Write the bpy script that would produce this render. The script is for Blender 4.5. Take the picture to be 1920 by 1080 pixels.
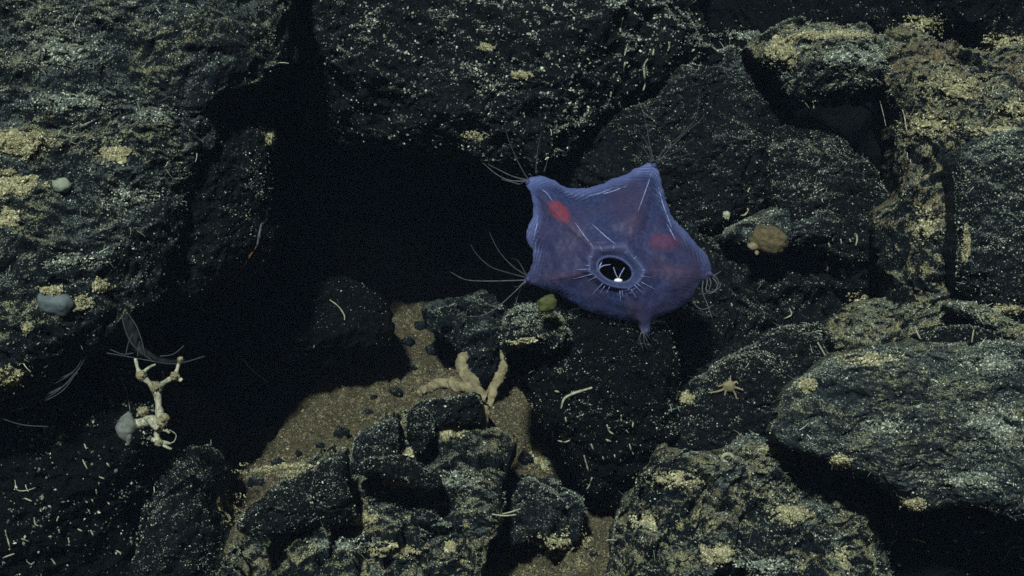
import bpy, math, random
import numpy as np
from mathutils import Vector

# ------------------------------------------------------------------ scene, camera, light
sc = bpy.context.scene
for o in list(bpy.data.objects):
    bpy.data.objects.remove(o)
D = 3.0                                   # camera stands 3 m in front of the sea star
cam_d = bpy.data.cameras.new('camera')
cam = bpy.data.objects.new('camera', cam_d)
sc.collection.objects.link(cam)
cam.location = (0, -D, 0)
cam.rotation_euler = (math.radians(90), 0, 0)
cam_d.sensor_width = 36.0
cam_d.lens = 36.0 * D / 1.92
cam_d.clip_start = 0.05
cam_d.clip_end = 100
sc.camera = cam

SUN_DIR = Vector((0.16, 1.0, -0.60)).normalized()      # direction the light travels
elev = math.asin(-SUN_DIR.z)
azim = math.atan2(-SUN_DIR.x, -SUN_DIR.y)
world = bpy.data.worlds.new('World')
sc.world = world
world.use_nodes = True
wn = world.node_tree
sky = wn.nodes.new('ShaderNodeTexSky')
sky.sky_type = 'NISHITA'
sky.sun_disc = False
sky.sun_elevation = elev
sky.sun_rotation = azim
wn.links.new(sky.outputs[0], wn.nodes['Background'].inputs[0])
wn.nodes['Background'].inputs[1].default_value = 0.007
sun_d = bpy.data.lights.new('sun', 'SUN')
sun_d.energy = 4.5
sun_d.angle = math.radians(4.0)      # the lamps stand close, so shadow edges are soft
sun_d.color = (0.90, 1.0, 0.93)
sun = bpy.data.objects.new('sun', sun_d)
sc.collection.objects.link(sun)
sun.rotation_euler = SUN_DIR.to_track_quat('-Z', 'Y').to_euler()
sun.location = (-1, -4, 3)

sc.view_settings.view_transform = 'Standard'
sc.view_settings.look = 'None'
sc.view_settings.exposure = 0.0
sc.view_settings.gamma = 1.0
sc.view_settings.use_curve_mapping = False
sc.render.engine = 'CYCLES'
sc.cycles.use_denoising = False
sc.cycles.max_bounces = 6
sc.cycles.diffuse_bounces = 2
sc.cycles.transparent_max_bounces = 16

rng = np.random.default_rng(7)
random.seed(7)

# ------------------------------------------------------------------ numpy noise
_perm = np.random.default_rng(3).permutation(256).astype(np.int64)
_perm = np.concatenate([_perm, _perm, _perm])
_grad = np.random.default_rng(4).normal(size=(256, 3))
_grad /= np.linalg.norm(_grad, axis=1, keepdims=True)
_rand = np.random.default_rng(5).random((256, 4))

def _hash(i, j, k):
    return _perm[_perm[_perm[i & 255] + (j & 255)] + (k & 255)]

def perlin(p):
    i = np.floor(p).astype(np.int64)
    f = p - i
    u = f * f * f * (f * (f * 6 - 15) + 10)
    out = 0
    for a in (0, 1):
        for b in (0, 1):
            for c in (0, 1):
                g = _grad[_hash(i[:, 0] + a, i[:, 1] + b, i[:, 2] + c)]
                d = (f - np.array([a, b, c]))
                w = (u[:, 0] if a else 1 - u[:, 0]) * (u[:, 1] if b else 1 - u[:, 1]) * (u[:, 2] if c else 1 - u[:, 2])
                out = out + w * (g * d).sum(1)
    return out * 1.6

def fbm(p, octaves=4, gain=0.5, ridged=False):
    s, a, f = 0, 1.0, 1.0
    for o in range(octaves):
        n = perlin(p * f + 17.3 * o)
        if ridged:
            n = 1 - 2 * np.abs(n)
        s = s + a * n
        a *= gain
        f *= 2.03
    return s

def cells(p):
    """tilted-block cell noise: gives broken, blocky rock"""
    i = np.floor(p).astype(np.int64)
    best = np.full(len(p), 1e9)
    val = np.zeros(len(p))
    for a in (-1, 0, 1):
        for b in (-1, 0, 1):
            for c in (-1, 0, 1):
                h = _hash(i[:, 0] + a, i[:, 1] + b, i[:, 2] + c)
                r = _rand[h]
                v = p - (i + np.array([a, b, c]) + r[:, :3])
                d = (v * v).sum(1)
                m = d < best
                best = np.where(m, d, best)
                t = r[:, 3] - 0.5 + (v * _grad[h]).sum(1) * 0.7
                val = np.where(m, t, val)
    return val

# ------------------------------------------------------------------ object helpers
COL = sc.collection

def make_mesh(name, verts, faces, smooth=True):
    me = bpy.data.meshes.new(name)
    me.from_pydata(np.asarray(verts).tolist() if isinstance(verts, np.ndarray) else verts, [],
                   faces.tolist() if isinstance(faces, np.ndarray) else faces)
    me.update()
    if smooth:
        me.polygons.foreach_set('use_smooth', [True] * len(me.polygons))
    return me

def fast_mesh(name, verts, quads, smooth=True):
    """quads (n,4) or tris (n,3) through foreach_set"""
    me = bpy.data.meshes.new(name)
    k = quads.shape[1]
    me.vertices.add(len(verts))
    me.vertices.foreach_set('co', np.ascontiguousarray(verts, dtype=np.float32).ravel())
    me.loops.add(quads.size)
    me.loops.foreach_set('vertex_index', np.ascontiguousarray(quads, dtype=np.int32).ravel())
    me.polygons.add(len(quads))
    me.polygons.foreach_set('loop_start', np.arange(0, quads.size, k, dtype=np.int32))
    me.polygons.foreach_set('loop_total', np.full(len(quads), k, dtype=np.int32))
    me.polygons.foreach_set('use_smooth', np.full(len(quads), smooth))
    me.update(calc_edges=True)
    me.validate()
    return me

def link(name, me, mat, parent=None, loc=None):
    o = bpy.data.objects.new(name, me)
    COL.objects.link(o)
    if mat is not None:
        me.materials.append(mat)
    if parent is not None:
        o.parent = parent
    if loc is not None:
        o.location = loc
    return o

def tag(o, label=None, cat=None, group=None, kind=None):
    if label: o['label'] = label
    if cat: o['category'] = cat
    if group: o['group'] = group
    if kind: o['kind'] = kind
    return o

def empty(name, loc):
    o = bpy.data.objects.new(name, None)
    o.empty_display_size = 0.02
    COL.objects.link(o)
    o.location = loc
    return o

def P(px, py, d):
    """a point of the place d metres behind the plane of the sea star"""
    s = (D + d) / D
    return np.array([(px - 960) / 1000 * s, d, (540 - py) / 1000 * s])

def tube_data(pts, radii, n=6, caps=True):
    pts = np.asarray(pts, float)
    m = len(pts)
    radii = np.broadcast_to(np.asarray(radii, float), (m,))
    tan = np.gradient(pts, axis=0)
    tan /= np.linalg.norm(tan, axis=1, keepdims=True) + 1e-12
    ref = np.array([0.3, 0.9, 0.2])
    u = np.cross(tan, ref); u /= np.linalg.norm(u, axis=1, keepdims=True) + 1e-12
    v = np.cross(tan, u)
    ang = np.linspace(0, 2 * np.pi, n, endpoint=False)
    ring = np.cos(ang)[None, :, None] * u[:, None, :] + np.sin(ang)[None, :, None] * v[:, None, :]
    vs = (pts[:, None, :] + ring * radii[:, None, None]).reshape(-1, 3)
    faces = []
    for i in range(m - 1):
        for j in range(n):
            faces.append((i * n + j, i * n + (j + 1) % n, (i + 1) * n + (j + 1) % n, (i + 1) * n + j))
    if caps:
        faces.append(tuple(range(n))[::-1])
        faces.append(tuple((m - 1) * n + j for j in range(n)))
    return vs, faces

class MB:
    def __init__(self):
        self.v, self.f, self.n = [], [], 0
    def add(self, vs, faces):
        self.v.append(np.asarray(vs)); self.f += [tuple(i + self.n for i in f) for f in faces]
        self.n += len(vs); return self
    def tube(self, pts, radii, n=6):
        return self.add(*tube_data(pts, radii, n))
    def blob(self, c, r, seed=0, rough=0.25, freq=2.0, nu=14, nv=9, rot=0.0):
        u = np.linspace(0, 2 * np.pi, nu, endpoint=False); w = np.linspace(0, np.pi, nv + 1)
        uu, ww = np.meshgrid(u, w[1:-1])
        d = np.stack([np.sin(ww) * np.cos(uu), np.sin(ww) * np.sin(uu), np.cos(ww)], -1).reshape(-1, 3)
        d = np.vstack([d, [[0, 0, 1], [0, 0, -1]]])
        rr = 1 + rough * fbm(d * freq + seed * 7.1, 3)
        p = d * rr[:, None] * np.asarray(r)
        if rot:
            ca, sa = math.cos(rot), math.sin(rot)
            x, z = p[:, 0].copy(), p[:, 2].copy()
            p[:, 0] = ca * x - sa * z; p[:, 2] = sa * x + ca * z
        vs = p + np.asarray(c)
        faces = []
        R = nv - 1
        for i in range(R - 1):
            for j in range(nu):
                faces.append((i * nu + j, (i + 1) * nu + j, (i + 1) * nu + (j + 1) % nu, i * nu + (j + 1) % nu))
        top, bot = R * nu, R * nu + 1
        for j in range(nu):
            faces.append((top, j, (j + 1) % nu))
            faces.append((bot, (R - 1) * nu + (j + 1) % nu, (R - 1) * nu + j))
        return self.add(vs, faces)
    def build(self, name, mat, parent=None, base=None, smooth=True):
        """base: world point that becomes the object's origin"""
        v = np.vstack(self.v)
        if parent is not None:
            off = np.array(parent_world(parent))
            v = v - off
            return link(name, make_mesh(name, v, self.f, smooth), mat, parent)
        b = np.array(base) if base is not None else v[np.argmin(v[:, 2])]
        return link(name, make_mesh(name, v - b, self.f, smooth), mat, None, b.tolist())

def parent_world(o):
    l = Vector(o.location)
    while o.parent is not None:
        o = o.parent
        l = l + Vector(o.location)
    return l

def smooth_path(pts, k=6):
    """Catmull-Rom through the points"""
    pts = np.asarray(pts, float)
    if len(pts) < 3:
        t = np.linspace(0, 1, k + 1)[:, None]
        return pts[0] * (1 - t) + pts[-1] * t
    q = np.vstack([2 * pts[0] - pts[1], pts, 2 * pts[-1] - pts[-2]])
    out = []
    for i in range(1, len(q) - 2):
        for t in np.linspace(0, 1, k, endpoint=False):
            a, b, c, d = q[i - 1], q[i], q[i + 1], q[i + 2]
            out.append(0.5 * (2 * b + (c - a) * t + (2 * a - 5 * b + 4 * c - d) * t * t + (3 * b - a - 3 * c + d) * t ** 3))
    out.append(pts[-1])
    return np.array(out)

def closed_path(pts, k=8):
    pts = np.asarray(pts, float)
    n = len(pts)
    out = []
    for i in range(n):
        a, b, c, d = pts[i - 1], pts[i], pts[(i + 1) % n], pts[(i + 2) % n]
        for t in np.linspace(0, 1, k, endpoint=False):
            out.append(0.5 * (2 * b + (c - a) * t + (2 * a - 5 * b + 4 * c - d) * t * t + (3 * b - a - 3 * c + d) * t ** 3))
    return np.array(out)

# ------------------------------------------------------------------ materials
class NT:
    def __init__(self, name):
        self.m = bpy.data.materials.new(name)
        self.m.use_nodes = True
        self.t = self.m.node_tree
        self.t.nodes.clear()
        self.out = self.t.nodes.new('ShaderNodeOutputMaterial')
    def n(self, typ, **kw):
        nd = self.t.nodes.new(typ)
        for k, v in kw.items():
            setattr(nd, k, v)
        return nd
    def l(self, a, b):
        self.t.links.new(a, b)
    def setin(self, nd, i, v):
        if hasattr(v, 'is_output') or isinstance(v, bpy.types.NodeSocket):
            self.l(v, nd.inputs[i])
        else:
            nd.inputs[i].default_value = v
    def math(self, op, a, b=0.0, clamp=False):
        nd = self.n('ShaderNodeMath', operation=op, use_clamp=clamp)
        self.setin(nd, 0, a); self.setin(nd, 1, b)
        return nd.outputs[0]
    def noise(self, co, scale, detail=3, rough=0.55, dist=0.0):
        nd = self.n('ShaderNodeTexNoise')
        self.l(co, nd.inputs['Vector'])
        nd.inputs['Scale'].default_value = scale
        nd.inputs['Detail'].default_value = detail
        nd.inputs['Roughness'].default_value = rough
        nd.inputs['Distortion'].default_value = dist
        return nd.outputs[0]
    def maprange(self, v, a, b, c=0.0, d=1.0):
        nd = self.n('ShaderNodeMapRange', interpolation_type='SMOOTHSTEP')
        self.setin(nd, 0, v)
        for i, x in zip((1, 2, 3, 4), (a, b, c, d)):
            nd.inputs[i].default_value = x
        return nd.outputs[0]
    def mix(self, f, a, b):
        nd = self.n('ShaderNodeMix', data_type='RGBA')
        self.setin(nd, 0, f)
        for i, x in ((6, a), (7, b)):
            if isinstance(x, tuple):
                nd.inputs[i].default_value = (*x, 1)
            else:
                self.l(x, nd.inputs[i])
        return nd.outputs[2]
    def world_pos(self):
        return self.n('ShaderNodeNewGeometry').outputs['Position']

def rock_material(name, bias, slope=0.9, patch=1.6, mid=0.9, fine=1.6, rock=(0.0042, 0.0068, 0.0088), rock2=(0.013, 0.021, 0.026),
                  dust=(0.30, 0.27, 0.15), dust2=(0.20, 0.19, 0.13), rust=0.0, speck=1.0, sharp=0.30, tan=0.0, grey=(0.082, 0.112, 0.112)):
    t = NT(name)
    geo = t.n('ShaderNodeNewGeometry')
    pos = geo.outputs['Position']
    sep = t.n('ShaderNodeSeparateXYZ'); t.l(geo.outputs['Normal'], sep.inputs[0])
    n1 = t.noise(pos, 8, 5, 0.6, 0.4)
    n2 = t.noise(pos, 55, 4, 0.65, 0.6)
    n3 = t.noise(pos, 210, 3, 0.7, 1.2)
    m = t.math('MULTIPLY', sep.outputs[2], slope)
    for n, k in ((n1, patch), (n2, mid), (n3, fine)):
        m = t.math('ADD', m, t.math('MULTIPLY', t.math('SUBTRACT', n, 0.5), k))
    m = t.math('ADD', m, bias)
    mask = t.maprange(m, 0.0, sharp)
    # fine pale grains set into the crust
    vo = t.n('ShaderNodeTexVoronoi'); t.l(pos, vo.inputs['Vector']); vo.inputs['Scale'].default_value = 230
    vsep = t.n('ShaderNodeSeparateColor'); t.l(vo.outputs['Color'], vsep.inputs[0])
    g = t.math('MULTIPLY', t.maprange(vo.outputs['Distance'], 0.42, 0.22), t.maprange(vsep.outputs[0], 0.62, 0.66))
    gm = t.maprange(t.math('ADD', m, 0.9), 0.0, 0.8)
    g = t.math('MULTIPLY', t.math('MULTIPLY', g, gm), speck)
    rc = t.mix(t.maprange(t.noise(pos, 120, 4, 0.7), 0.40, 0.68), rock, rock2)
    dc = t.mix(t.maprange(n2, 0.38, 0.62), dust2, dust)
    dc = t.mix(t.maprange(t.noise(pos, 11, 4, 0.6, 0.5), 0.46 - tan, 0.60 - tan), grey, dc)
    dc = t.mix(t.maprange(t.noise(pos, 330, 2, 0.7), 0.40, 0.60), (0.035, 0.038, 0.037), dc)
    if rust:
        dc = t.mix(t.math('MULTIPLY', t.maprange(t.noise(pos, 16, 3, 0.5), 0.48, 0.62), rust), dc, (0.11, 0.05, 0.03))
    col = t.mix(mask, rc, dc)
    col = t.mix(g, col, t.mix(vsep.outputs[1], (0.09, 0.105, 0.10), (0.50, 0.51, 0.40)))
    b = t.n('ShaderNodeBsdfPrincipled')
    t.l(col, b.inputs['Base Color'])
    t.l(t.math('SUBTRACT', 0.95, t.math('MULTIPLY', t.math('SUBTRACT', 1.0, mask), 0.38)), b.inputs['Roughness'])
    b.inputs['Specular IOR Level'].default_value = 0.08
    h = t.math('ADD', t.math('MULTIPLY', n3, 1.0), t.math('MULTIPLY', t.noise(pos, 420, 2, 0.6), 0.6))
    h = t.math('ADD', h, t.math('MULTIPLY', mask, 0.35))
    h = t.math('ADD', h, t.math('MULTIPLY', g, 0.5))
    bp = t.n('ShaderNodeBump'); bp.inputs['Strength'].default_value = 0.9; bp.inputs['Distance'].default_value = 0.006
    t.l(h, bp.inputs['Height']); t.l(bp.outputs[0], b.inputs['Normal'])
    t.l(b.outputs[0], t.out.inputs[0])
    return t.m

def plain_material(name, c1, c2, scale=60, rough=0.85, bump=0.4, bdist=0.003, spec=0.3, detail=4):
    t = NT(name)
    pos = t.world_pos()
    n = t.noise(pos, scale, detail, 0.65, 0.3)
    n2 = t.noise(pos, scale * 4.3, 3, 0.65)
    f = t.math('ADD', t.math('MULTIPLY', n, 0.65), t.math('MULTIPLY', n2, 0.35))
    col = t.mix(t.maprange(f, 0.36, 0.64), c1, c2)
    b = t.n('ShaderNodeBsdfPrincipled')
    t.l(col, b.inputs['Base Color'])
    b.inputs['Roughness'].default_value = rough
    b.inputs['Specular IOR Level'].default_value = spec
    bp = t.n('ShaderNodeBump'); bp.inputs['Strength'].default_value = bump; bp.inputs['Distance'].default_value = bdist
    t.l(f, bp.inputs['Height']); t.l(bp.outputs[0], b.inputs['Normal'])
    t.l(b.outputs[0], t.out.inputs[0])
    return t.m

def grain_material(name, a, b_, c):
    t = NT(name)
    geo = t.n('ShaderNodeNewGeometry')
    r = t.n('ShaderNodeValToRGB')
    e = r.color_ramp.elements
    e[0].position = 0.0; e[0].color = (*a, 1)
    e[1].position = 1.0; e[1].color = (*c, 1)
    k = e.new(0.78); k.color = (*b_, 1)
    t.l(geo.outputs['Random Per Island'], r.inputs[0])
    b = t.n('ShaderNodeBsdfPrincipled')
    t.l(r.outputs[0], b.inputs['Base Color'])
    b.inputs['Roughness'].default_value = 0.9
    b.inputs['Specular IOR Level'].default_value = 0.2
    t.l(b.outputs[0], t.out.inputs[0])
    return t.m

def film_material(name, col, alpha, transl=0.4):
    """thin see-through tissue"""
    t = NT(name)
    pos = t.world_pos()
    n = t.noise(pos, 90, 4, 0.6, 0.5)
    d = t.n('ShaderNodeBsdfDiffuse'); d.inputs[0].default_value = (*col, 1)
    tl = t.n('ShaderNodeBsdfTranslucent'); tl.inputs[0].default_value = (*col, 1)
    mx = t.n('ShaderNodeMixShader'); mx.inputs[0].default_value = transl
    t.l(d.outputs[0], mx.inputs[1]); t.l(tl.outputs[0], mx.inputs[2])
    tr = t.n('ShaderNodeBsdfTransparent')
    m2 = t.n('ShaderNodeMixShader')
    t.l(t.math('MULTIPLY', t.maprange(n, 0.3, 0.7, 0.4, 1.0), alpha), m2.inputs[0])
    t.l(tr.outputs[0], m2.inputs[1]); t.l(mx.outputs[0], m2.inputs[2])
    t.l(m2.outputs[0], t.out.inputs[0])
    return t.m

M = {  # rock tones also hold lamp falloff: slabs brightened, central rocks darkened
    'dusty': rock_material('rock_dusty', -0.14, patch=1.8, mid=1.6, fine=3.2, dust=(0.44, 0.42, 0.21), tan=0.12, sharp=0.22),
    'slab': rock_material('rock_slab', -0.20, patch=1.7, mid=1.8, fine=4.4, dust=(0.37, 0.36, 0.19), dust2=(0.165, 0.19, 0.15), sharp=0.20, tan=0.0),
    'slab_green': rock_material('rock_slab_green', -0.36, patch=1.7, mid=1.8, fine=4.0, dust=(0.31, 0.315, 0.165), dust2=(0.135, 0.165, 0.14), rock=(0.010, 0.0145, 0.0175), rock2=(0.036, 0.048, 0.054), sharp=0.26, tan=0.06),
    'rubble': rock_material('rock_rubble', -0.26, patch=3.0, mid=2.6, fine=3.0, dust=(0.42, 0.39, 0.19), tan=0.08, sharp=0.20),
    'grey': rock_material('rock_grey', -0.70, patch=2.6, mid=1.8, fine=3.8, rock2=(0.014, 0.020, 0.024), dust=(0.25, 0.28, 0.205), dust2=(0.09, 0.117, 0.115), tan=-0.04, sharp=0.22),
    'ledge': rock_material('rock_ledge', -1.0, patch=3.8, mid=2.4, fine=3.6, rock=(0.0035, 0.0046, 0.006), rock2=(0.010, 0.0135, 0.016), dust=(0.25, 0.285, 0.22), dust2=(0.09, 0.12, 0.12), tan=-0.07, sharp=0.22),
    'clean_shaded': rock_material('rock_clean_shaded', -1.0, patch=2.2, mid=1.6, fine=3.4, rock=(0.0035, 0.0042, 0.0055), rock2=(0.009, 0.012, 0.014), dust=(0.22, 0.22, 0.16), dust2=(0.09, 0.1, 0.1), speck=0.5),  # bare dark rock; on some boulders its darkness stands in for shade
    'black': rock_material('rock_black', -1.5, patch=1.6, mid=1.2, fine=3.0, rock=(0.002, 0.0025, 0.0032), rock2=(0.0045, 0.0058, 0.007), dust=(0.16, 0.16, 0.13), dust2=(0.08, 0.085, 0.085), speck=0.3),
    'rusty': rock_material('rock_rusty', -0.12, patch=1.5, mid=3.4, fine=2.6, rust=0.38, dust=(0.40, 0.37, 0.19), tan=0.15, sharp=0.2),
    'sand': rock_material('sand', 0.25, slope=0.2, patch=1.6, mid=2.4, fine=3.6, rock=(0.060, 0.052, 0.031), rock2=(0.125, 0.106, 0.060), dust=(0.40, 0.335, 0.19), dust2=(0.28, 0.235, 0.132), tan=1.0, speck=0.6, sharp=0.9),
    'grain': grain_material('sediment_grain', (0.05, 0.066, 0.064), (0.20, 0.225, 0.175), (0.62, 0.67, 0.55)),
    'sand_grain': grain_material('sand_grain', (0.030, 0.028, 0.020), (0.24, 0.207, 0.118), (0.42, 0.375, 0.24)),
    'worm': plain_material('worm_tube', (0.19, 0.185, 0.125), (0.40, 0.39, 0.28), 150, 0.7, 0.3, 0.001),
}

# ------------------------------------------------------------------ rocks
FRONTS = []      # world vertices of what faces the camera, for resting small things on it

def grains(center, wp, wn_, density_w, count, name, parent, size=(0.0008, 0.0026), filaments=0, mat='grain'):
    """real grains of sediment and short tubes, scattered over a rock as one part"""
    pr = density_w / density_w.sum()
    idx = rng.choice(len(wp), size=count, p=pr)
    base = wp[idx] + rng.normal(scale=0.0012, size=(count, 3))
    nn = wn_[idx]
    s = size[0] * np.exp(rng.random(count) ** 2.2 * math.log(size[1] / size[0]))
    octa = np.array([[1, 0, 0], [-1, 0, 0], [0, 1, 0], [0, -1, 0], [0, 0, 1], [0, 0, -1]], float)
    of = np.array([[0, 2, 4], [2, 1, 4], [1, 3, 4], [3, 0, 4], [2, 0, 5], [1, 2, 5], [3, 1, 5], [0, 3, 5]])
    q = rng.normal(size=(count, 3, 3))
    q, _ = np.linalg.qr(q)
    sc3 = np.stack([rng.uniform(0.8, 1.5, count), rng.uniform(0.6, 1.2, count), rng.uniform(0.5, 1.0, count)], 1)
    v = (octa[None] * sc3[:, None, :] * rng.uniform(0.75, 1.25, (count, 6, 1))) @ q
    v = v * s[:, None, None] + (base + nn * s[:, None] * 0.5)[:, None, :]
    verts = v.reshape(-1, 3)
    faces = (of[None] + (np.arange(count) * 6)[:, None, None]).reshape(-1, 3)
    if filaments:
        fi = rng.choice(len(wp), size=filaments, p=pr)
        fv, ff, n0 = [verts], [faces], len(verts)
        K = 5
        for i in fi:
            L = rng.uniform(0.005, 0.016)
            d0 = nn0 = wn_[i] * 0.35 + rng.normal(size=3) * 0.6 + np.array([0, 0, -0.3])
            d0 = d0 / np.linalg.norm(d0)
            d1 = rng.normal(size=3); d1 /= np.linalg.norm(d1)
            tt = np.linspace(0, 1, K)[:, None]
            pts = wp[i] + wn_[i] * 0.0015 + d0 * L * tt + d1 * L * 0.4 * tt ** 2
            vs, fs = tube_data(pts, np.linspace(0.0007, 0.0003, K), 3, False)
            tri = []
            for f in fs:
                tri.append((f[0], f[1], f[2])); tri.append((f[0], f[2], f[3]))
            fv.append(vs); ff.append(np.array(tri) + n0); n0 += len(vs)
        verts = np.vstack(fv); faces = np.vstack(ff)
    me = fast_mesh(name, verts - center, faces, False)
    o = link(name, me, M[mat], parent)
    o['kind'] = 'stuff'
    return o

def rock(label, outline, depth, mat, tilt=(0.0, 0.35), edge=0.12, pw=2.6, back=0.22, facets=4, fac=0.35, amp=0.016, freq=9.0,
         block=0.0, bfreq=12.0, fine=0.0045, seed=0, grain=1.0, fil=0, cat='boulder', name='boulder', dust=0.0, res=2.7,
         parent=None, gsize=(0.0006, 0.0019), center=None, ext=1.0):
    out_px = closed_path(outline, 8)
    s = (D + depth) / D
    oxz = np.stack([(out_px[:, 0] - 960) / 1000 * s, (540 - out_px[:, 1]) / 1000 * s], 1)
    if center is None:
        # area centroid
        x, z = oxz[:, 0], oxz[:, 1]
        x2, z2 = np.roll(x, -1), np.roll(z, -1)
        cr = x * z2 - x2 * z
        A = cr.sum() / 2
        c = np.array([((x + x2) * cr).sum() / (6 * A), ((z + z2) * cr).sum() / (6 * A)])
    else:
        c = P(center[0], center[1], depth)[[0, 2]]
    r = np.random.default_rng(seed + 100)
    size_px = max(np.ptp(out_px[:, 0]), np.ptp(out_px[:, 1]))
    N = int(np.clip(size_px / res, 24, 270))
    # square grid -> disc
    g = np.linspace(-1, 1, N + 1)
    gx, gz = np.meshgrid(g, g)
    dx = gx * np.sqrt(1 - gz ** 2 / 2); dz = gz * np.sqrt(1 - gx ** 2 / 2)
    rr = np.clip(np.sqrt(dx ** 2 + dz ** 2), 0, 1).ravel()
    th = np.arctan2(dz, dx).ravel()
    # outline radius by angle
    oa = np.arctan2(oxz[:, 1] - c[1], oxz[:, 0] - c[0]); orad = np.hypot(oxz[:, 0] - c[0], oxz[:, 1] - c[1])
    ta = np.linspace(-np.pi, np.pi, 721)
    order = np.argsort(oa)
    R = np.interp(ta, np.concatenate([oa[order] - 2 * np.pi, oa[order], oa[order] + 2 * np.pi]), np.tile(orad[order], 3))
    Rt = np.interp(th, ta, R)
    X = rr * Rt * np.cos(th); Z = rr * Rt * np.sin(th)
    Y = tilt[0] * X + tilt[1] * Z
    span = R.mean()
    for k in range(facets):
        a = r.uniform(0, 2 * np.pi); gsl = r.uniform(0.5, 1.3) * fac
        off = r.uniform(0.15, 0.55) * span
        Y = np.maximum(Y, tilt[0] * X + tilt[1] * Z + gsl * 2.0 * (X * np.cos(a) + Z * np.sin(a) - off))
    Y = Y + edge * (1 - np.clip(1 - rr ** pw, 0, 1) ** (1 / pw))
    pos = np.stack([X, Y, Z], 1)
    wp0 = pos + np.array([c[0], depth, c[1]])
    def noisevec(p, f, o):
        return np.stack([fbm(p * f + 3.1 + seed, o), fbm(p * f + 41.7 + seed, o), fbm(p * f + 77.3 + seed, o)], 1)
    disp = noisevec(wp0, freq, 3) * amp * np.array([0.8, 1.0, 0.8])
    rid = fbm(wp0 * freq * 2.2 + 9 + seed, 3, ridged=True)
    disp[:, 1] -= rid * amp * 0.45
    if block:
        b = cells(wp0 * bfreq + seed) + 0.45 * cells(wp0 * bfreq * 2.3 + 5 + seed)
        disp[:, 1] -= b * block
        disp[:, 2] += b * block * 0.45
    if fine:
        disp += noisevec(wp0, 55, 2) * fine * np.array([0.6, 1.0, 0.6])
        disp[:, 1] += fbm(wp0 * np.array([130., 130., 200.]) + seed, 2) * fine * 0.55
        disp[:, 1] -= fbm(wp0 * np.array([26., 26., 34.]) + seed + 11, 4, 0.6, True) * fine * 1.1
    front = pos + disp
    # boundary loop and a coarse closed back
    ids = np.arange((N + 1) ** 2).reshape(N + 1, N + 1)
    quads = np.stack([ids[:-1, :-1], ids[:-1, 1:], ids[1:, 1:], ids[1:, :-1]], -1).reshape(-1, 4)
    loop = np.concatenate([ids[0, :-1], ids[:-1, -1], ids[-1, :0:-1], ids[:0:-1, 0]])
    B = front[loop]
    verts = [front]; n0 = len(front); prev = loop; extra = []
    bc = np.array([0, edge + back, 0]) + np.array([0, 0, -0.0])
    for q, yb in ((0.97, 0.35), (0.80, 0.75), (0.45, 0.95), (0.03, 1.0)):
        ring = B.copy()
        ring[:, 0] *= q; ring[:, 2] *= q
        ring[:, 1] = B[:, 1] * (1 - yb) + bc[1] * yb + (tilt[1] * B[:, 2] * q * 0.5) * yb
        ii = np.arange(len(ring)) + n0
        extra.append(np.stack([prev, ii, np.roll(ii, -1), np.roll(prev, -1)], -1))
        verts.append(ring); n0 += len(ring); prev = ii
    V = np.vstack(verts); F = np.vstack([quads] + extra)
    # orient outward (front faces look to -y)
    a, b_, c_ = V[quads[:, 0]], V[quads[:, 1]], V[quads[:, 2]]
    nrm = np.cross(b_ - a, c_ - a)
    if nrm[:, 1].sum() > 0:
        F = F[:, ::-1]; nrm = -nrm
    origin = np.array([c[0], depth + edge * 0.5, c[1]])
    org = V.copy(); org[:, 1] -= edge * 0.5
    me = fast_mesh(name, org, F)
    if parent is None:
        o = link(name, me, M[mat], None, origin.tolist())
        tag(o, label, cat)
    else:
        o = link(name, me, M[mat], parent, (origin - np.array(parent_world(parent))).tolist())
    world_front = front + np.array([c[0], depth, c[1]])
    FRONTS.append(world_front)
    if grain > 0:
        vn = np.zeros_like(front)
        ln = np.linalg.norm(nrm, axis=1, keepdims=True) + 1e-12
        for k in range(4):
            np.add.at(vn, quads[:, k], nrm)
        area = np.linalg.norm(vn, axis=1)
        vn /= area[:, None] + 1e-12
        # keep grains off the spots outside the frame
        px = world_front[:, 0] / (D + world_front[:, 1]) * D * 1000 + 960
        py = 540 - world_front[:, 2] / (D + world_front[:, 1]) * D * 1000
        inside = ((px > -60) & (px < 1980) & (py > -60) & (py < 1140)).astype(float)
        m = vn[:, 2] * 0.8 + fbm(world_front * 10 + 50, 3) * 0.9 + fbm(world_front * 60 + 20, 2) * 0.7 + dust
        w = (0.05 + np.clip(m, 0, 1.3) ** 2.0) * area * inside * (rr < 0.995)
        vis_area = (inside * area).sum() * 0.5 * 1e6 / s ** 2
        cnt = int(np.clip(vis_area / 50 * grain, 60, 12000))
        if w.sum() > 0:
            grains(origin, world_front, vn, w + 1e-15, cnt, 'sediment', o, gsize, int(fil * 0.4))
    return o

# --- setting: cliff behind and the sandy floor of the cleft
def sheet(name, X, Y, Z, mat, kind='structure', flip=False):
    h, w = X.shape
    ids = np.arange(h * w).reshape(h, w)
    q = np.stack([ids[:-1, :-1], ids[:-1, 1:], ids[1:, 1:], ids[1:, :-1]], -1).reshape(-1, 4)
    if flip: q = q[:, ::-1]
    v = np.stack([X.ravel(), Y.ravel(), Z.ravel()], 1)
    o = link(name, fast_mesh(name, v, q), M[mat])
    o['kind'] = kind
    return o, v

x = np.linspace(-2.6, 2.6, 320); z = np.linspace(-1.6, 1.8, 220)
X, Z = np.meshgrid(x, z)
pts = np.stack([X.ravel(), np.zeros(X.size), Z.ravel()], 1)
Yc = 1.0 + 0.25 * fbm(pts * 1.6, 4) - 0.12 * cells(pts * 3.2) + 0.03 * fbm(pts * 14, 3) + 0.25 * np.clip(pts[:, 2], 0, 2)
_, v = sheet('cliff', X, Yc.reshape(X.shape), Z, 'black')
FRONTS.append(v)

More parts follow.
